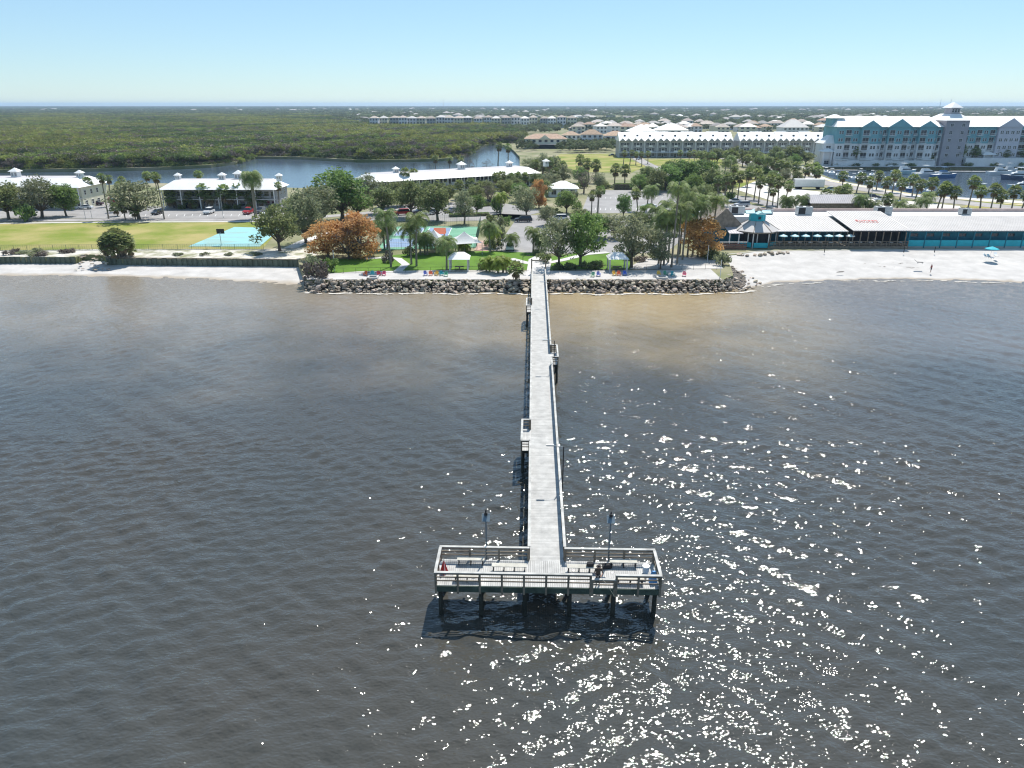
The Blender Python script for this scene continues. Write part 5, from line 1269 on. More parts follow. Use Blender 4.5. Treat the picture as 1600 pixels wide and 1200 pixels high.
MB().box(cx0, cx1, 2, 9, EV + 6.4, EV + 9.4).build('belvedere', mat('lavender_stucco', (0, 0, 0)), hotel); MB().hip(cx0 - 1, cx1 + 1, 1, 10, EV + 9.4, EV + 12.0).build('belvedere_roof', 'roofwhite', hotel)
for q in range(3): window(hotel, cx0 + (cx1 - cx0) * (q + .5) / 3, 2.0, EV + 7.2, 1.0, 1.5)
MB().hip(-1, xw + 0.2, -1.2, 19.2, EV, EV + 5.2, inset=4).build('roof', 'roofwhite', hotel); MB().hip(xt - 0.2, xe + 2, 0.8, 21, EV, EV + 5.2, inset=2).build('roof', 'roofwhite', hotel)
MB().box(-0.8, 4.6, 6, 15, EV, EV + 4.2).build('end_tower', 'teal', hotel); MB().hip(-2, 5.8, 5, 16, EV + 4.2, EV + 6.0, inset=3).build('end_tower_roof', 'roofwhite', hotel)
MB().box(-5.5, -0.02, 1.5, 12, 0, FH * 3).build('end_wing', 'stucco', hotel); MB().frustum((-6, -0.02, 1, 12.5), (-1.5, -0.02, 4, 9.5), FH * 3, FH * 3 + 4).build('end_wing_roof', 'roofwhite', hotel)
def hgable(x0, x1, y, wallm, top, five=False):
    z0 = EV - 0.02
    MB().box(x0, x1, y, y + 1.9, 0 if five else FH * 3 + .02, z0).build('bay', wallm, hotel)
    if not five: MB().box(x0, x1, y + .02, y + 1.9, 0, FH * 3).build('bay', 'stucco', hotel)
    MB().gable(x0 - .7, x1 + .7, y - .7, y + 9, z0, z0 + top, 'y', 0, 1).build('gable_roof', ['roofwhite', wallm], hotel)
gab = [(HX(1336), HX(1363), 'teal'), (HX(1377), HX(1410), 'teal'), (HX(1424), HX(1449), 'teal')]
for x0, x1, m_ in gab: hgable(x0, x1, -1.9, m_, (x1 - x0) * 0.36)
hgable(HX(1549), HX(1584), 0.1, mat('pale_lavender', (0.56, 0.55, 0.60), 0.85, 0.04, 0.3), 4.4, True)
hgable(HX(1600), HX(1630), 0.1, 'teal', 3.4)
def facade(x0, x1, y, n, f0=0, f1=NF, balc=True, skipb=False):
    u = (x1 - x0) / n
    for f in range(f0, f1):
        for q in range(n):
            x = x0 + u * (q + .5); zz = f * FH + 0.9
            if (q + (1 if skipb else 0)) % 2 == 0 and balc:
                window(hotel, x, y, zz - .35, u * 0.72, 2.5, rows=1, name='balcony_door')
                s_ = MB().box(x - u * .44, x + u * .44, y - 1.3, y - .02, zz - .75, zz - .55).build('balcony', 'stucco', hotel)
                rl = MB().box(x - u * .44, x + u * .44, y - 1.3, y - 1.24, zz + .38, zz + .48)
                for b_ in range(9): rl.box(x - u * .44 + u * .88 * b_ / 8 - .03, x - u * .44 + u * .88 * b_ / 8 + .03, y - 1.29, y - 1.25, zz - .55, zz + .38)
                rl.build('balcony_rail', 'white', s_)
            else:
                window(hotel, x - u * .17, y, zz + .25, u * .22, 1.5); window(hotel, x + u * .17, y, zz + .25, u * .22, 1.5)
xs_ = [0.3] + [v for g in gab for v in g[:2]] + [xw - .3]
for q in range(0, 7):
    a_, b_ = xs_[q], xs_[q + 1]; inb = q % 2 == 1
    facade(a_ + .2, b_ - .2, -1.9 if inb else 0, 2 if (b_ - a_) < 11 else 3, skipb=not inb)
facade(xt + .3, HX(1549) - .3, 2.0, 5); facade(HX(1549) + .4, HX(1584) - .4, 0.1, 4, balc=False); facade(HX(1585), HX(1600), 2.0, 1); facade(HX(1601), HX(1630), 0.1, 3)
for f in range(1, 6):
    for q in range(2): window(hotel, xw + (xt - xw) * (q + .5) / 2, -2.5, f * FH + 1.1, 1.6, 1.5)
for f in range(3):
    window(hotel, -2.8, 1.5, f * FH + .8, 2.4, 1.7)
MB().box(-1, xw - 3, -4.0, -2.9, 0, 3.0).build('terrace_wall', 'stucco', hotel)
MB().box(xt + 2, xe, -2.6, -1.8, 0, 4.2).build('terrace_wall', 'stucco', hotel)
for px_ in (1309, 1345, 1396, 1442): MB().box(HX(px_) - 3, HX(px_) + 3, -4.6, -2.85, 3.2, 3.5).build('terrace_canopy', 'white', hotel)
for px_, nm in ((1288, 'small white pavilion with pyramid roof left of the hotel'), (1537, 'white quay gazebo with pyramid roof before the hotel')):
    p = G(px_, 258.5); o = thing('pavilion', nm, 'pavilion', p); s_ = 2.6 if px_ < 1400 else 3.0; h_ = 7.2 if px_ < 1400 else 5.6
    for sx in (-1, 1):
        for sy in (-1, 1): MB().box(sx * s_ * .8 - .4, sx * s_ * .8 + .4, sy * s_ * .8 - .4, sy * s_ * .8 + .4, 0, h_).build('pillar', 'stucco', o)
    MB().box(-s_ * .8, s_ * .8, -s_ * .6, s_ * .6, h_ * .45, h_ - .02).build('wall', 'stucco', o); MB().hip(-s_ * 1.3, s_ * 1.3, -s_ * 1.3, s_ * 1.3, h_, h_ + 2.2, inset=s_ * 1.299).build('roof', 'roofwhite', o)

# ------------------------------------------------------------------ restaurant on the beach
def RX(px): return G(px, 388).x
ry = G(1300, 388).y; rest_o = Vector((RX(1215), ry, LZ)); RS = thing('beach_restaurant', 'long low beach restaurant with pale metal roofs, turquoise walls and deck', 'restaurant', rest_o)
X = lambda px: RX(px) - rest_o.x
x0, x1, x2, x3, x4 = X(1205), X(1325), X(1336), X(1418), X(1720)
def slope_roof(name, xa, xb, y0, y1, z0, z1, m='roofbeige', seam=0.6, skew=0.0, parent=None):
    b = MB(); b.poly([(xa, y0, z0), (xb, y0, z0), (xb - skew, y1, z1), (xa - skew, y1, z1)]); b.poly([(xa - skew, y1, z1 - .15), (xb - skew, y1, z1 - .15), (xb, y0, z0 - .15), (xa, y0, z0 - .15)])
    b.poly([(xa, y0, z0 - .15), (xb, y0, z0 - .15), (xb, y0, z0), (xa, y0, z0)]); b.poly([(xb, y0, z0 - .15), (xb - skew, y1, z1 - .15), (xb - skew, y1, z1), (xb, y0, z0)]); b.poly([(xa - skew, y1, z1 - .15), (xa, y0, z0 - .15), (xa, y0, z0), (xa - skew, y1, z1)])
    r_ = b.build(name, m, parent or RS); s_ = MB(); q = xa + seam
    while q < xb - .05: s_.beam((q, y0, z0 + .02), (q - skew, y1, z1 + .02), 0.045, 0.05); q += seam
    s_.build('seams', m, r_); return r_
slope_roof('roof', x0, x1, 1.0, 13.5, 3.7, 5.4); slope_roof('roof', x2 - 1.2, x3, -0.4, 15.8, 4.1, 6.3, skew=0.0); slope_roof('roof', x3 + .05, x4, 0.6, 13.5, 3.9, 5.4)
MB().box(X(1128), x4, 13.6, 22.0, 0, 5.1).build('back_wall', 'stucco', RS); MB().box(X(1128), x4, 13.58, 22.2, 5.1, 5.2).build('flat_roof', 'roofwhite', RS)
MB().box(X(1128), x4, 22.25, 22.6, 0, 6.0).build('parapet', mat('pink_parapet', (0.55, 0.42, 0.38), 0.85, 0.1, 0.4), RS)
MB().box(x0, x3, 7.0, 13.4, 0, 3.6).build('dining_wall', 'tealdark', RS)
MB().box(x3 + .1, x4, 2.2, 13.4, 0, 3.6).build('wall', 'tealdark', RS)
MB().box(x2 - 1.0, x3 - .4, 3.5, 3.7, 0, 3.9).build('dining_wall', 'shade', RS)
# turquoise panels of the east wall
q = x3 + .2; k = 0
while q < x4 - 3:
    MB().box(q + .12, q + 3.55, 0.55, 0.75, 0.35, 1.75).build('panel', 'tealpaint', RS); MB().box(q - .14, q + .1, 0.5, 0.8, 0, 3.72).build('pillar', 'tealdark', RS)
    window(RS, q + 1.9, 2.2, 2.35, 1.7, .7, rows=1, frame='tealdark'); q += 3.7; k += 1
MB().box(x3 + .2, x4, 0.6, 0.7, 0.0, 0.34).build('plinth', 'greywall', RS)
# deck and its railing
MB().box(x0 - 1, x3 - .2, -0.6, 6.9, 0, 0.55).build('deck', 'wood', RS)
post = MB().box(-.06, .06, -.06, .06, 0, 1.15).mesh('post', 'wood')
n = 26
for q in range(n + 1): link('post', post, RS, (x0 - .9 + (x3 - x0 + .5) * q / n, -.5, .55))
for zz in (.35, .7, 1.1): MB().box(x0 - .9, x3 - .4, -.54, -.46, .55 + zz - .05, .55 + zz + .05).build('rail', 'wood', RS)
col_ = MB().box(-.09, .09, -.09, .09, 0.55, 3.7).mesh('column', 'wood')
for q in range(12): link('column', col_, RS, (x0 + (x1 - x0) * q / 11, 1.4, 0))
for q in range(8): link('column', col_, RS, (x2 - .8 + (x3 - x2) * q / 7, .2, 0))
# lettering on the higher roof
fc = bpy.data.curves.new('roof_lettering', 'FONT'); fc.body = 'Sunset'; fc.size = 1.85; fc.extrude = 0.02; fc.align_x = 'CENTER'; fc.shear = 0.12; fc.offset = 0.012; fc.space_character = 1.06
fo = bpy.data.objects.new('roof_lettering', fc); COL.objects.link(fo); bpy.context.view_layer.update()
fm = bpy.data.meshes.new_from_object(fo.evaluated_get(bpy.context.evaluated_depsgraph_get())); bpy.data.objects.remove(fo); fm.materials.clear(); fm.materials.append(M['pink'])
sl = math.atan2(2.2, 16.2); lt = link('roof_lettering', fm, RS, (X(1373) - .6, 6.6, 4.1 + 7.0 * 2.2 / 16.2 + .06)); lt.rotation_euler.x = sl
b = MB(); q = -2.2
rr = random.Random(5)
while q < 2.2:
    w_ = rr.uniform(.25, .7); b.box(q, q + w_, 5.75, 5.92, 0.06, 0.09); q += w_ + rr.uniform(.12, .3)
o = b.build('lettering_underline', 'pink', RS, (X(1373) - .6, 0, 4.1 + .4 * 2.2 / 16.2)); o.rotation_euler.x = sl
# hexagonal bar
hx, hy = X(1187), 4.2
hb = MB().ngonal(hx, hy, 5.4, 1.9, 3.7, 5.7, 8, 0, math.pi / 8).build('bar_roof', 'roofbeige', RS)
rb = MB()
for q in range(8):
    t = math.pi / 8 + q * math.pi / 4; rb.beam((hx + 5.4 * math.cos(t), hy + 5.4 * math.sin(t), 3.72), (hx + 1.9 * math.cos(t), hy + 1.9 * math.sin(t), 5.72), .16, .1)
rb.build('hip_rib', 'shingle', hb)
MB().ngonal(hx, hy, 5.45, 5.4, 3.4, 3.69, 8, 0, math.pi / 8).build('bar_fascia', 'wood', RS)
MB().ngonal(hx, hy, 1.85, 1.85, 5.6, 7.3, 8, 0, math.pi / 8).build('lantern', 'tealpaint', RS)
window(RS, hx, hy - 1.72, 6.2, .5, .5, rows=1, frame='tealdark')
for q in range(2):
    t = q * math.pi / 2; b = MB().box(-2.9, 2.9, -.95, .95, 7.3 + q * .02, 7.45 + q * .02); b.gable(-2.9, 2.9, -.95, .95, 7.45 + q * .02, 7.95 + q * .02, 'x', 0, 0)
    b.build('lantern_roof', mat('pale_turquoise_roof', (0.45, 0.72, 0.74), 0.6, 0.06, 0.6), RS, (hx, hy, 0), t)
MB().hip(hx - .8, hx + .8, hy - .8, hy + .8, 7.9, 8.7, inset=.79).build('lantern_cap', 'shingle', RS)
for q in range(8):
    t = math.pi / 8 + q * math.pi / 4; MB().tube([(hx + 4.6 * math.cos(t), hy + 4.6 * math.sin(t), 0), (hx + 4.6 * math.cos(t), hy + 4.6 * math.sin(t), 3.4)], .13, 8).build('column', 'white', RS)
for q in (5, 6, 7):
    t0, t1 = math.pi / 8 + (q - 1) * math.pi / 4 + .06, math.pi / 8 + q * math.pi / 4 - .06
    MB().beam((hx + 4.9 * math.cos(t0), hy + 4.9 * math.sin(t0), .75), (hx + 4.9 * math.cos(t1), hy + 4.9 * math.sin(t1), .75), .12, 1.1).build('bar_panel', 'tealpaint', RS)
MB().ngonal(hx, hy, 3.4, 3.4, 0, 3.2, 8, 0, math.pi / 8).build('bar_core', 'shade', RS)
# west deck, shingled gable and lean-to
xa, xb = X(1118), hx - 3.6
MB().box(xa, xb, -1.6, 6, 0, .6).build('deck', 'wood', RS)
redw = mat('reddish_boards', (0.22, 0.12, 0.10), .85, .2, 1.2)
for q in range(9): MB().box(xa + (xb - xa) * q / 8 - .06, xa + (xb - xa) * q / 8 + .06, -1.66, -1.54, 0, 1.65).build('post', redw, RS)
for zz in (.3, .75, 1.2): MB().box(xa, xb, -1.72, -1.67, zz - .12, zz + .12).build('rail', redw, RS)
MB().box(xa, xb, -1.75, -1.5, 1.66, 1.74).build('rail', 'white', RS)
MB().gable(xa - 2, hx - 2.2, 4.5, 18, 3.7, 8.4, 'y', 0, 0).build('shingle_roof', 'shingle', RS)
MB().box(xa - 1.2, hx - 3, 5.2, 17.6, 0, 3.69).build('wall', 'tealdark', RS)
slope_roof('lean_to_roof', xa + 3, hx - 3.9, .6, 4.6, 3.3, 4.1, 'roofgrey')
for q in range(4): MB().box(xa + 3.2 + 2.1 * q, xa + 3.42 + 2.1 * q, 1.0, 1.22, .6, 3.3).build('column', 'white', RS)
# roof plant
def ac(px_, y, w, d, h, label):
    o = thing('rooftop_unit', label, 'air conditioner', rest_o + Vector((X(px_), y, 5.21)))
    MB().box(-w / 2, w / 2, -d / 2, d / 2, .12, h).build('casing', 'metal', o); MB().box(-w / 2 + .1, w / 2 - .1, -d / 2 + .1, d / 2 - .1, 0, .12).build('kerb', 'darkmetal', o)
    for s_ in (-.25, .25): MB().ngonal(w * s_, 0, d * .28, d * .28, h, h + .1, 12).build('fan_cowl', 'darkmetal', o)
    MB().box(-w / 2 + .15, 0, -d / 2 - .03, -d / 2, .3, h - .2).build('grille', 'darkmetal', o)
ac(1182, 18, 3.4, 2.2, 2.0, 'big grey rooftop unit behind the turquoise lantern'); ac(1236, 17.5, 1.6, 1.6, 1.3, 'small rooftop unit between lantern and lettering'); ac(1222, 19, 1.2, 1.2, 1.0, 'smallest rooftop fan box behind the low roof')
ac(1293, 16.8, 3.6, 2.0, 2.0, 'grey rooftop unit left of the lettered roof'); ac(1427, 17, 3.8, 2.0, 2.0, 'grey rooftop unit right of the lettered roof'); ac(1566, 17, 2.4, 1.8, 1.6, 'rooftop unit above the small yellowish palm')
# shed behind the restaurant and smaller roofs
p = G(1307, 334); sh = thing('metal_shed', 'open shed with lavender-grey ribbed roof behind the restaurant', 'shed', p + Vector((0, 4, 0)))
MB().gable(-8.2, 8.2, -3.6, 3.6, 3.0, 5.2, 'x').build('roof', 'roofgrey', sh); s_ = MB()
for q in range(27): s_.beam((-8.1 + q * .62, -3.6, 3.03), (-8.1 + q * .62, 0, 5.23), .05, .05)
s_.build('seams', 'roofgrey', sh); MB().box(-7.6, 7.6, -3, 3, 0, 2.98).build('wall', 'wood', sh)
p = G(1033, 357); sh = thing('metal_shed', 'small ribbed white-roofed pavilion under the tall palms', 'shed', p)
MB().gable(-3.6, 3.6, -.4, 6.4, 3.0, 4.9, 'x').build('roof', 'roofgrey', sh); s_ = MB()
for q in range(14): s_.beam((-3.5 + q * .54, -.4, 3.03), (-3.5 + q * .54, 3.0, 4.93), .05, .05)
s_.build('seams', 'roofgrey', sh)
for sx in (-3.2, 3.2):
    for sy in (.2, 5.8): MB().box(sx - .1, sx + .1, sy - .1, sy + .1, 0, 2.99).build('post', 'wood', sh)
p = G(1085, 352); sh = thing('pool_bar', 'white flat-roofed bar with turquoise walls beside the scorched tree', 'building', p)
MB().box(-6, 8, 0, 9, 0, 3.2).build('wall', 'tealpaint', sh); MB().box(-6.5, 8.5, -.6, 9.5, 3.2, 3.45).build('roof', 'roofwhite', sh)
for q in range(3): MB().box(-4 + 4 * q, -2.6 + 4 * q, 3, 4.4, 3.46, 3.9).build('skylight', mat('pale_turquoise_roof', (0, 0, 0)), sh)
for q in range(4): window(sh, -4.2 + 3.6 * q, 0, 1.0, 1.6, 1.3)

# ------------------------------------------------------------------ shade structures
def gazebo(px, base, w, label, roofm):
    o = thing('gazebo', label, 'gazebo', G(px, base)); s_ = w / 2
    for sx in (-1, 1):
        for sy in (-1, 1): MB().box(sx * s_ * .82 - .14, sx * s_ * .82 + .14, sy * s_ * .82 - .14, sy * s_ * .82 + .14, 0, 2.5).build('post', 'concrete', o)
    MB().frustum((-s_, s_, -s_, s_), (-s_ * .45, s_ * .45, -s_ * .3, s_ * .3), 2.5, 3.5).build('roof', roofm, o)
    MB().box(-.9, .9, -.45, .45, .68, .75).build('table_top', 'wood', o); MB().box(-.1, .1, -.3, .3, .02, .68).build('table_leg', 'wood', o)
    for sy in (-.85, .85): MB().box(-.9, .9, sy - .15, sy + .15, .42, .47).build('bench', 'wood', o)
gazebo(718, 422, 4.3, 'white-roofed picnic gazebo on the west promenade', 'roofwhite')
gazebo(964, 422, 4.1, 'dappled white-roofed picnic gazebo under the east oaks', 'roofwhite')
o = thing('shade_sail', 'big white tent-like shade sail over the playground', 'shade sail', G(700, 396)); b = MB()
cs = [(-7, -1.5, 2.6), (-0.3, -2.2, 2.2), (7.6, -1.5, 2.6), (6.2, 4.5, 2.8), (0, 5.2, 2.4), (-6, 4.5, 2.8)]; pk = [(-3.1, 1.4, 5.0), (3.6, 1.4, 4.6)]
mid_ = [cs[1], cs[4]]
for A, P_k in (((cs[0], cs[1], cs[4], cs[5]), pk[0]), ((cs[1], cs[2], cs[3], cs[4]), pk[1])):
    for q in range(4):
        a, c = Vector(A[q]), Vector(A[(q + 1) % 4]); P__ = Vector(P_k); prev = None
        for j in range(7):
            t = j / 6; e1 = a.lerp(P__, t); e2 = c.lerp(P__, t); sag = -0.8 * t * (1 - t) * 1.6; e1.z += sag; e2.z += sag; m_ = (e1 + e2) / 2 + (Vector((P__.x, P__.y, 0)) - Vector(((a.x + c.x) / 2, (a.y + c.y) / 2, 0))) * .08 * (1 - t)
            if prev: b.poly([prev[0], prev[1], m_, e1]); b.poly([prev[1], prev[2], e2, m_])
            prev = (e1, m_, e2)
b.build('canopy', mat('white_fabric', (0.72, 0.72, 0.72), .8, .04, .5, trans=.2), o, smooth=True)
for c in cs + pk: MB().tube([(c[0], c[1], 0), c], .07, 6).build('mast', 'metal', o)
o = thing('playground_tower', 'orange-red playground tower beside the tennis court', 'playground', G(686, 392) + Vector((0, 3.4, 0))); orp = paint('playground_orange', (0.72, 0.17, 0.08), .5)
for sx in (-1, 1):
    for sy in (-1, 1): MB().tube([(sx, sy, 0), (sx, sy, 3.4)], .07, 6).build('post', orp, o)
MB().box(-1, 1, -1, 1, 1.5, 1.62).build('platform', orp, o); MB().gable(-1.35, 1.35, -1.3, 1.3, 3.4, 4.6, 'x').build('roof', orp, o)
sl_ = MB().beam((0.4, -1.05, 1.6), (0.9, -4.0, .25), .6, .08); sl_.build('slide', orp, o)
# basketball hoop, poles
o = thing('basketball_hoop', 'basketball hoop with dark backboard on the turquoise court', 'basketball hoop', G(346, 384))
MB().tube([(0, 0, 0), (0, 0, 2.6), (0, .5, 3.1)], .07, 8).build('pole', 'metal', o); MB().box(-.9, .9, .5, .56, 2.7, 3.8).build('backboard', 'darkmetal', o)
rg = [(.23 * math.cos(q * .628), .83 + .23 * math.sin(q * .628), 3.05) for q in range(11)]; MB().tube(rg, .02, 5, cap=False).build('rim', 'red', o)
def pole(px, base, top, label, group, m='metal', arm=True, name='lamp_post', r_=.07):
    h = Hgt(base, top); o = thing(name, label, 'lamp post' if arm else 'pole', G(px, base), 0, group); MB().tube([(0, 0, 0), (0, 0, h)], [r_, r_ * .75], 8).build('pole', m, o)
    if arm: MB().tube([(0, 0, h - .1), (.9, 0, h + .1)], .035, 6).build('arm', m, o); MB().box(.7, 1.35, -.13, .13, h + .02, h + .16).build('lamp_head', 'darkmetal', o)
    else: MB().ngonal(0, 0, r_ * 1.2, r_ * .6, h, h + .1, 8).build('pole_cap', m, o)
pole(349, 341, 304, 'street lamp on the verge before the white SUV', 'street lamps', 'metal'); pole(134, 343, 312, 'street lamp pair beside the cream building drive', 'street lamps', 'metal'); pole(144, 342, 330, 'short post beside the cream building drive', None, 'metal', False)
pole(528, 295, 259, 'lamp on the lagoon bank above the largest shade tree', 'lagoon lamps', 'darkmetal'); pole(538, 294, 261, 'second lamp on the lagoon bank above the largest shade tree', 'lagoon lamps', 'darkmetal'); pole(616, 288, 257, 'plain dark pole on the lagoon bank', None, 'darkmetal', False); pole(647, 284, 255, 'lamp on the bank behind the lodge palms', 'lagoon lamps', 'darkmetal'); pole(789, 262, 247, 'lamp between the twin channel palms', 'lagoon lamps', 'metal'); pole(745, 272, 250, 'dark pole left of the twin channel palms', None, 'darkmetal', False)
pole(523, 424, 392, 'white pole at the west end of the front lawn', None, 'white', False, 'white_pole'); pole(1105, 409, 384, 'white pole before the scorched yellow tree', None, 'white', False, 'white_pole'); pole(1125, 433, 407, 'white pole on the east corner of the rocks', None, 'white', False, 'white_pole')
pole(817, 427, 400, 'dark lamp post beside the stout fan palm', 'plaza lamps', 'darkmetal'); pole(933, 337, 300, 'lamp post at the upper lot exit', None, 'darkmetal'); pole(1357, 333, 266, 'tall pale light pole behind the restaurant', None, 'concrete', True, r_=.11); pole(1461, 262, 211, 'tallest pale light pole on the hotel quay', None, 'concrete', True, r_=.13); pole(1211, 330, 314, 'black globe lamp by the restaurant drive', None, 'darkmetal', False)
for x, lb in ((1288, 'short black post on the beach before the umbrellas'), (1460, 'short black post on the beach before the turquoise panels'), (1412, 'short black post at the end of the restaurant deck')): pole(x, 394.5, 386, lb, None, 'darkmetal', False, 'beach_post', .1)
sg = thing('notice_board', 'blank white notice board behind the leafless tree', 'sign', G(936, 291)); MB().box(-1.2, 1.2, -.05, .05, .9, 3.0).build('board', 'white', sg)
for sx in (-1, 1): MB().box(sx - .06, sx + .06, .052, .15, 0, 2.9).build('post', 'metal', sg)

# ------------------------------------------------------------------ umbrellas, chairs
def umbrella(loc, r_, h, m, label, group=None, m2=None):
    o = thing('parasol', label, 'parasol', loc, R.uniform(0, 1), group); b = MB(); n = 8
    for q in range(n):
        t0, t1 = 2 * math.pi * q / n, 2 * math.pi * (q + 1) / n
        b.poly([(r_ * math.cos(t0), r_ * math.sin(t0), h - r_ * .36), (r_ * math.cos(t1), r_ * math.sin(t1), h - r_ * .36), (0, 0, h)], q % 2 if m2 else 0)
        b.poly([(r_ * math.cos(t1), r_ * math.sin(t1), h - r_ * .36 - .14), (r_ * math.cos(t1), r_ * math.sin(t1), h - r_ * .36), (r_ * math.cos(t0), r_ * math.sin(t0), h - r_ * .36), (r_ * math.cos(t0), r_ * math.sin(t0), h - r_ * .36 - .14)], q % 2 if m2 else 0)
    b.build('canopy', [m, m2 or m], o); MB().tube([(0, 0, 0), (0, 0, h + .12)], .025, 6).build('pole', 'metal', o)
pt = mat('pale_turquoise_roof', (0, 0, 0))
for q, x in enumerate((1223, 1241, 1258, 1276, 1294)): umbrella(rest_o + Vector((X(x), .75, .56)), 1.05, 2.55, pt, 'pale turquoise parasol on the restaurant deck', 'deck parasols')
for x in (1310, 1328): umbrella(rest_o + Vector((X(x), .75, .56)), 1.05, 2.55, pt, 'dappled white and turquoise parasol at the end of the deck row', 'dappled deck parasols', M['white'])
umbrella(G(1547, 402), 1.35, 2.35, paint('bright_turquoise', (0.02, .42, .50), .8), 'bright turquoise beach umbrella over white chairs on the sand')
def table(x, y, lb):
    o = thing('deck_table', lb, 'table', rest_o + Vector((x, y, .56)), 0, 'tables on the restaurant deck'); MB().ngonal(0, 0, .5, .5, .7, .75, 12).build('table_top', 'white', o); MB().tube([(0, 0, 0), (0, 0, .7)], .05, 6).build('leg', 'darkmetal', o)
for q in range(13): table(X(1219) + q * 2.3, .5 if q % 2 else .9, 'round white table along the restaurant deck rail')
def adirondack(px, base, m, label, rz=0.0):
    o = thing('beach_chair', label, 'chair', G(px, base), rz + math.pi, 'coloured promenade chairs')
    for q in range(5): MB().box(-.28 + .115 * q, -.18 + .115 * q, -.30, -.27, .34, 1.05 - .03 * abs(q - 2)).build('back_slat', m, o).rotation_euler.x = .28
    MB().beam((0, -.28, .34), (0, .32, .40), .58, .04).build('seat', m, o)
    for s_ in (-1, 1):
        MB().box(s_ * .33 - .05, s_ * .33 + .05, -.38, .38, .56, .60).build('armrest', m, o)
        MB().box(s_ * .30 - .03, s_ * .30 + .03, .28, .36, 0, .56).build('leg', m, o); MB().beam((s_ * .30, -.55, .05), (s_ * .30, .28, .36), .05, .1).build('leg', m, o)
CC = dict(orange=paint('chair_orange', (.78, .16, .03)), teal=paint('chair_teal', (.01, .36, .40)), red=paint('chair_red', (.55, .02, .04)), blue=paint('chair_blue', (.03, .10, .50)), yellow=paint('chair_yellow', (.80, .50, .05)), green=paint('chair_green', (.10, .38, .22)), magenta=paint('chair_magenta', (.62, .03, .14)))
for x, b, c, lb in ((571, 431, 'orange', 'orange slatted chair at the west end of the promenade'), (582, 431, 'teal', 'teal slatted chair beside the end orange chair'), (592, 431, 'red', 'dark red slatted chair next to the fire pit'), (600, 431, 'magenta', 'crimson slatted chair right of the dark red one'),
                    (665, 431, 'blue', 'blue slatted chair near the west gazebo'), (673, 431, 'orange', 'orange slatted chair between blue and yellow chairs'), (682, 431, 'yellow', 'yellow slatted chair near the west gazebo'), (690, 431, 'teal', 'teal slatted chair near the west gazebo'), (697, 432, 'green', 'pale green slatted chair near the west gazebo'),
                    (926, 433, 'green', 'green slatted chair in the shade just east of the pier'), (935, 432, 'blue', 'blue slatted chair in the shade just east of the pier'), (960, 431, 'yellow', 'yellow slatted chair before the east gazebo'), (967, 431, 'orange', 'red-orange slatted chair before the east gazebo'), (976, 431, 'blue', 'deep blue slatted chair before the east gazebo'),
                    (1029, 431, 'yellow', 'amber slatted chair by the sand court'), (1040, 431, 'green', 'green slatted chair by the sand court'), (1051, 432, 'teal', 'turquoise slatted chair by the sand court'), (1069, 432, 'magenta', 'lone crimson slatted chair by the sand court')):
    adirondack(x, b, CC[c], lb, R.uniform(-.35, .35))
for x, lb in ((583, 'square grey fire pit among the west chairs'), (1034, 'square grey fire pit beside the amber chair')):
    o = thing('fire_pit', lb, 'fire pit', G(x, 435.5)); 
    for s_ in ((-1, 1, -.9, -.6), (-1, 1, .6, .9), (-1, -.7, -.6, .6), (.7, 1, -.6, .6)): MB().box(*s_, 0, .45).build('block', 'concrete', o)
    MB().box(-.69, .69, -.59, .59, 0, .2).build('ash', 'darkmetal', o)
wc = paint('white_sling', (.7, .72, .74), .7)
def lounger(px, base, m, label, rz):
    o = thing('sun_lounger', label, 'lounger', G(px, base), rz); MB().box(-.3, .3, -.6, .5, .28, .33).build('seat', m, o); MB().beam((0, .5, .3), (0, 1.05, .75), .6, .05).build('backrest', m, o)
    for sx in (-.26, .26):
        for sy in (-.5, .4): MB().box(sx - .03, sx + .03, sy - .03, sy + .03, 0, .28).build('leg', 'metal', o)
lounger(1543, 403, wc, 'white lounger in the umbrella shade', .4); lounger(1548, 404, wc, 'second white lounger in the umbrella shade', .2); lounger(1556, 401, wc, 'white lounger outside the umbrella shade', -.3)
lounger(1437, 412, paint('black_sling', (.02, .02, .022), .8), 'low black lounger on the sand near the walker', 1.3)
standing('person in faded red shirt and dark shorts walking on the beach', G(1454, 426, .55), .4, paint('faded_red_shirt', (.38, .12, .10), .9), paint('navy_shorts', (.03, .04, .06), .9), 'darkmetal', lean=.03, arms='down')
o = thing('driftwood', 'dark driftwood log lying near the waterline', 'driftwood', G(1313, 426, .75)); MB().tube([(-.8, -.1, .1), (-.2, .05, .14), (.4, .1, .16), (.9, .35, .2)], [.06, .11, .1, .04], 6).build('log', 'bark', o); MB().tube([(.1, .08, .15), (.4, -.25, .3)], [.05, .02], 5).build('branch', 'bark', o)
for k, (a, b_) in enumerate((((0, 418), (470, 428)), ((1240, 413), (1600, 425)), ((1130, 405), (1420, 413)))):   # wrack line
    mb = MB(); rr = random.Random(k)
    for q in range(45):
        t = rr.random(); x = a[0] + (b_[0] - a[0]) * t; y = a[1] + (b_[1] - a[1]) * t + rr.uniform(-.7, .7) + 1.2 * math.sin(x * .03)
        zt = .5 if x < 500 else LZ; top_ = (407, 388)[x > 500]; bot_ = (434 if x < 300 else 445, 442)[x > 500]; z = zt + (-.28 - zt) * max(0, (y - top_) / (bot_ - top_)) ** .85 + .03
        p = G(x, y, z); s_ = rr.uniform(.1, .45); w_ = rr.uniform(.04, .1); mb.poly([p + Vector((-s_, -w_, 0)), p + Vector((s_, -w_ * .5, 0)), p + Vector((s_ * .8, w_, .03)), p + Vector((-s_ * .7, w_ * .8, .02))])
    tag(mb.build('seaweed', mat('dry_seaweed', (.16, .13, .10), .95, .2, 2)), ('broken wrack line of dry seaweed on the left beach', 'wrack line of seaweed across the right beach', 'upper wrack line of seaweed before the restaurant')[k], 'seaweed', None, 'stuff')

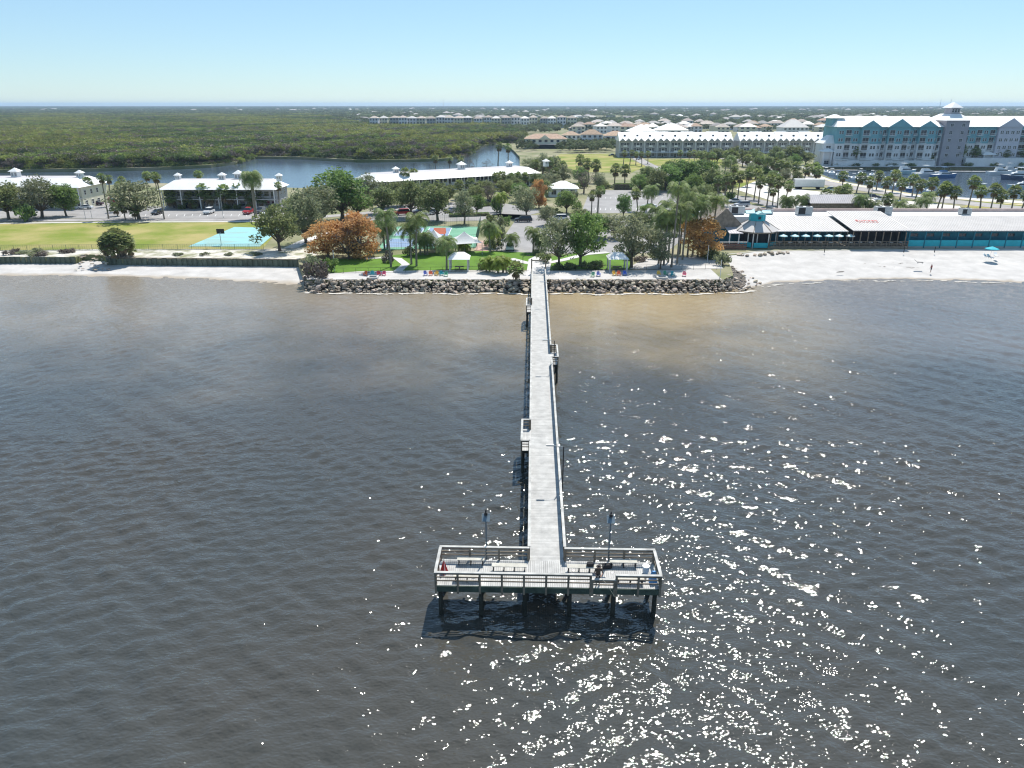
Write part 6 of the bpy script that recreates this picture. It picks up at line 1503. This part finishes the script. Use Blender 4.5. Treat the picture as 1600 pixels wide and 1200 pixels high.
# ------------------------------------------------------------------ cars
def car_mesh(kind):
    L_, Wd, H_ = dict(sedan=(4.6, 1.8, 1.42), suv=(4.8, 1.9, 1.75), pickup=(5.6, 1.95, 1.85))[kind]
    prof = dict(sedan=[(-2.3, .35), (-2.3, .78), (-1.5, .92), (-.85, .95), (1.35, .98), (2.2, .95), (2.3, .7), (2.3, .35)], suv=[(-2.4, .4), (-2.4, .95), (-1.3, 1.08), (2.3, 1.1), (2.4, .95), (2.4, .4)], pickup=[(-2.8, .45), (-2.8, 1.0), (-1.5, 1.12), (2.75, 1.1), (2.8, .9), (2.8, .45)])[kind]
    top = dict(sedan=[(-.95, .94), (-.3, 1.40), (.85, 1.42), (1.5, .97)], suv=[(-1.35, 1.07), (-.7, 1.68), (2.0, 1.75), (2.32, 1.09)], pickup=[(-1.5, 1.11), (-.85, 1.78), (.75, 1.85), (.95, 1.1)])[kind]
    def ext(p, w0, w1, m):
        b = MB(); n = len(p); zs = [q[1] for q in p]; z0, z1 = min(zs), max(zs)
        for s_ in (-1, 1):
            for x, z in p: wv = w0 + (w1 - w0) * ((z - z0) / (z1 - z0)); b.v.append((x, s_ * wv / 2, z))
        b.f.append(tuple(range(n))); b.f.append(tuple(reversed(range(n, 2 * n)))); b.m += [0, 0]
        for k in range(n): b.f.append((k, n + k, n + (k + 1) % n, (k + 1) % n)); b.m.append(0)
        return b
    body = ext(prof, Wd, Wd * .96, 0); cab = ext(top, Wd * .93, Wd * .72, 0)
    roof = MB().box(top[1][0] + .06, top[2][0] - .02, -Wd * .37, Wd * .37, max(top[1][1], top[2][1]) - .03, max(top[1][1], top[2][1]) + .03)
    if kind == 'pickup': roof.box(1.05, 2.7, -.8, .8, 1.101, 1.11)
    return body, cab, roof, L_, Wd
CARS = {}
def car(kind, px, base, rz, col, label, group=None):
    if kind not in CARS:
        b, c, r_, L_, Wd = car_mesh(kind); wh = MB().tube([(0, -.11, 0), (0, .11, 0)], .34, 14).mesh('tyre', 'rubber', False); hub = MB().tube([(0, -.125, 0), (0, .125, 0)], .19, 10).mesh('rim', 'metal')
        hl_ = MB().box(-.03, .03, -.2, .2, -.08, .08).mesh('headlight', 'white'); CARS[kind] = (b, c.mesh('windows', 'glass'), r_, wh, hub, hl_, L_, Wd)
    b, c, r_, wh, hub, hl_, L_, Wd = CARS[kind]; pm_ = paint('car_%s' % '_'.join('%02d' % int(100 * v) for v in col), col, .3)
    nm = dict(sedan='parked_car', suv='parked_suv', pickup='pickup_truck')[kind]
    o = thing(nm, label, 'car' if kind != 'pickup' else 'pickup truck', G(px, base) + Vector((0, 0, .06)), rz, group); bd = link('body', b.mesh('body', pm_), o); link('windows', c, o); link('roof_panel', r_.mesh('roof_panel', pm_), o)
    for sx in (-L_ * .31, L_ * .29):
        for sy in (-1, 1): w_ = link('wheel', wh, o, (sx, sy * (Wd / 2 - .1), .34)); link('rim', hub, w_)
    for sy in (-1, 1): link('headlight', hl_, o, (-L_ / 2 - .01, sy * Wd * .34, .68))
    return o
hp = math.pi / 2
car('sedan', 133, 327, .1, (.62, .64, .66), 'silver sedan by the cream building corner'); car('sedan', 150, 321, .15, (.06, .015, .04), 'dark plum car beside the cream building porch'); car('sedan', 171, 316.5, .1, (.30, .015, .04), 'maroon car at the far end of the side car park')
car('sedan', 246, 335, hp, (.02, .02, .025), 'black car parked nose-in left of the motel'); car('suv', 327, 334, hp, (.75, .76, .77), 'white SUV parked alone before the motel'); car('pickup', 389, 334, hp, (.48, .04, .05), 'red pickup parked under the date palm'); car('suv', 408, 333, hp, (.10, .11, .12), 'charcoal SUV right of the red pickup'); car('sedan', 418, 336, hp, (.72, .73, .74), 'white car half hidden by the court oak')
for q, (x, y, c) in enumerate(((612, 335, (.03, .03, .035)), (628, 336, (.35, .03, .03)), (655, 334, (.05, .05, .06)), (669, 336, (.55, .56, .57)), (705, 332, (.3, .3, .32)), (757, 322, (.04, .04, .05)))): car(('sedan', 'suv')[q % 2], x, y, .1 + .2 * q, c, ('black sedan under the car park oaks', 'red SUV under the car park oaks', 'dark sedan behind the forked oak', 'silver SUV behind the forked oak', 'grey sedan by the hedge ring', 'black SUV before the lodge')[q])
car('suv', 818, 347, .05, (.03, .035, .03), 'dark SUV in the shade at the lot entrance'); car('sedan', 797, 390, hp, (.76, .77, .78), 'white car parked behind the blue-green palm'); car('sedan', 953, 352, .1, (.74, .75, .76), 'white car under the pale olive tree'); car('sedan', 936, 346, .1, (.50, .55, .60), 'silver-blue car left of the white car under the trees'); car('suv', 873, 345, .1, (.74, .75, .76), 'white van-like SUV behind the round bright tree')
car('sedan', 1014, 325, .1, (.60, .63, .65), 'silver car beside the palms in the upper lot'); car('sedan', 1046, 327, .2, (.72, .72, .73), 'white car at the east end of the upper lot'); car('suv', 1092, 300, .2, (.70, .71, .72), 'white SUV below the grove'); car('sedan', 1086, 297, .2, (.08, .10, .16), 'navy car beside the white SUV below the grove')
car('sedan', 1147, 317, .1, (.62, .64, .66), 'silver car at the restaurant entrance'); car('suv', 1159, 323, .15, (.50, .53, .57), 'grey SUV next to the silver car at the restaurant'); car('sedan', 1240, 334, 1.2, (.55, .56, .58), 'small grey car by the restaurant back wall')
car('pickup', 1298, 300, .05, (.52, .62, .58), 'pale green pickup behind the box trailer'); car('sedan', 1362, 310, -.3, (.03, .04, .07), 'dark blue car beside the marina road'); car('suv', 1377, 315, -.3, (.70, .71, .73), 'white SUV beside the dark blue marina car'); car('sedan', 998, 249.5, 1.0, (.25, .28, .33), 'grey-blue car on the road through the meadow')
car('suv', 1008, 245, 0, (.05, .05, .06), 'dark SUV before the townhouse porch'); car('sedan', 956, 244, 0, (.04, .04, .05), 'dark car at the left end of the townhouses')
o = thing('box_trailer', 'long white box trailer parked on the shell lot', 'trailer', G(1264, 296), -.08); MB().box(-5.6, 5.6, 0, 2.5, 1.0, 3.8).build('box', 'white', o); MB().box(-5.6, 5.6, .2, 2.3, .75, .99).build('chassis', 'darkmetal', o); MB().box(-5.64, -5.61, .15, 2.35, 1.15, 3.65).build('rear_door', 'greywall', o)
for sx in (-4.2, -3.1, 3.6):
    for sy in (.25, 2.25): MB().tube([(sx, sy - .15, .5), (sx, sy + .15, .5)], .5, 14).build('wheel', 'rubber', o)

# ------------------------------------------------------------------ boats and docks
def boat(px, py, L_, rz, label, kind='cruiser', hull='hull', top='hull', group=None):
    o = thing('moored_boat' if kind != 'yacht' else 'motor_yacht', label, 'boat', G(px, py, .25), rz, group); b = MB(); w = L_ * .17; st = 9; ring = []
    fb = L_ * .10 + .4
    for k in range(st):
        t = k / (st - 1); x = -L_ / 2 + L_ * t; hw = w * (1 - max(0, (t - .45) / .55) ** 2.2) + .02; zz = fb * (1 + .35 * t * t)
        ring.append([(x - .06 * L_ * (t > .9), -hw * .7, -.3), (x, -hw, zz), (x, hw, zz), (x - .06 * L_ * (t > .9), hw * .7, -.3)])
    for r_ in ring: b.v += r_
    for k in range(st - 1):
        for q in range(3): b.f.append((4 * k + q, 4 * k + q + 1, 4 * k + 5 + q, 4 * k + 4 + q)[::-1]); b.m.append(1 if q == 1 else 0)
    b.f.append((0, 1, 2, 3)); b.m.append(0)
    b.build('hull', [M[hull] if isinstance(hull, str) else hull, M['hull']], o)
    cz = fb * 1.05
    if kind == 'open':
        MB().frustum((-L_ * .1, L_ * .08, -w * .35, w * .35), (-L_ * .08, L_ * .02, -w * .3, w * .3), cz, cz + .7).build('console', 'hull', o)
        for sy in (-.4, .4): MB().tube([(-.05 * L_, sy * w, cz), (-.05 * L_, sy * w, cz + 1.7)], .04, 5).build('post', 'metal', o)
        MB().box(-L_ * .16, L_ * .1, -w * .6, w * .6, cz + 1.7, cz + 1.78).build('t_top', top, o)
    else:
        MB().frustum((-L_ * .22, L_ * .26, -w * .72, w * .72), (-L_ * .18, L_ * .12, -w * .6, w * .6), cz, cz + L_ * .1).build('cabin', 'hull', o)
        MB().frustum((-L_ * .2, L_ * .225, -w * .735, w * .735), (-L_ * .185, L_ * .16, -w * .665, w * .665), cz + L_ * .03, cz + L_ * .07).build('window_band', 'glass', o)
        MB().frustum((-L_ * .2, L_ * .06, -w * .55, w * .55), (-L_ * .18, L_ * .02, -w * .5, w * .5), cz + L_ * .1 + .01, cz + L_ * .15).build('flybridge', top, o)
        for sy in (-.45, .45): MB().tube([(-L_ * .1, sy * w, cz + L_ * .15), (-L_ * .1, sy * w, cz + L_ * .15 + 1.4)], .05, 5).build('post', 'metal', o)
        MB().box(-L_ * .18, L_ * .03, -w * .6, w * .6, cz + L_ * .15 + 1.4, cz + L_ * .15 + 1.5).build('hard_top', top, o)
        MB().tube([(-L_ * .12, 0, cz + L_ * .15 + 1.5), (-L_ * .13, 0, cz + L_ * .15 + 3.0)], .04, 5).build('aerial', 'metal', o)
    return o
pb_ = paint('pale_teal_hull', (.40, .58, .62), .3)
boat(1413, 272, 13, .2, 'pale teal and white motor cruiser before the hotel', 'yacht', pb_); boat(1447, 276, 13, .1, 'white flybridge cruiser berthed left of the blue canvas boat', 'yacht'); boat(1475, 278, 12, .05, 'blue-hulled boat with blue canvas at the dock end', 'yacht', 'bluecanvas', 'bluecanvas'); boat(1391, 265, 8, .4, 'white bow-in runabout under the hotel', 'cruiser'); boat(1562, 273, 12, .0, 'white motor yacht at the far dock by the quay gazebo', 'yacht'); boat(1588, 281, 14, 2.9, 'large dark-windowed motor yacht in the basin', 'yacht', paint('navy_hull', (.08, .11, .18), .3)); boat(1597, 297, 12, 2.8, 'turquoise-windowed cruiser behind the restaurant palms', 'yacht', pb_); boat(1577, 268, 9, .1, 'small cruiser between the two larger yachts', 'cruiser'); boat(1536, 303, 8, .3, 'white cruiser berthed below the tall palms', 'cruiser')
for q, (x, y) in enumerate(((1290, 271), (1299, 273), (1309, 276), (1322, 278), (1333, 281), (1344, 283), (1356, 286), (1368, 288), (1381, 290.5), (1394, 293), (1408, 295), (1421, 297.5), (1436, 299), (1452, 301), (1470, 303), (1344, 273), (1362, 276), (1380, 280), (1397, 284))): boat(x, y, R.uniform(6, 8.5), 1.1 + R.uniform(-.2, .2), 'small open motorboat with %s hull and %s top by the marina road' % (('white', 'white', 'pale teal', 'white', 'white', 'blue')[q % 6], ('white', 'white', 'blue')[q % 3]), 'open', ('hull', 'hull', pb_, 'hull', 'hull', 'bluecanvas')[q % 6], ('white', 'hull', 'bluecanvas')[q % 3], 'small boats along the marina road')
def dock(a, b_, label, w=2.0):
    A, B_ = G(*a, .25), G(*b_, .25); o = thing('floating_dock', label, 'dock', A); d = B_ - A; MB().beam((0, 0, .4), (d.x, d.y, .4), w, .3).build('deck', 'concrete', o); n = max(2, int(d.length / 8))
    for q in range(n + 1): c = d * q / n + Vector((-d.y, d.x, 0)).normalized() * (w / 2 + .15); MB().tube([(c.x, c.y, -1.0), (c.x, c.y, 2.0)], .14, 8).build('piling', 'darkwood', o)
dock((1282, 267), (1352, 267.5), 'long pale dock under the left wing of the hotel'); dock((1325, 277.5), (1372, 278.5), 'shorter pale dock behind the marina road palms'); dock((1484, 269), (1553, 269.5), 'pale dock joining the hotel quay and the far yachts'); dock((1395, 288), (1440, 291), 'finger dock beside the small boats')

# ------------------------------------------------------------------ air
hz = MB().box(-19000, 19000, -10500, 18600, -2.2, 58)
hm = bpy.data.materials.new('haze'); hm.use_nodes = True; hn = hm.node_tree; hn.nodes.remove(hn.nodes['Principled BSDF'])
pv = hn.nodes.new('ShaderNodeVolumePrincipled'); pv.inputs['Color'].default_value = (0.56, 0.76, 1.0, 1); pv.inputs['Density'].default_value = 0.00008; pv.inputs['Anisotropy'].default_value = 0.3
hn.links.new(pv.outputs[0], hn.nodes['Material Output'].inputs['Volume'])
tag(hz.build('haze', hm), 'thin blue summer haze over the whole coast', 'haze', None, 'stuff')
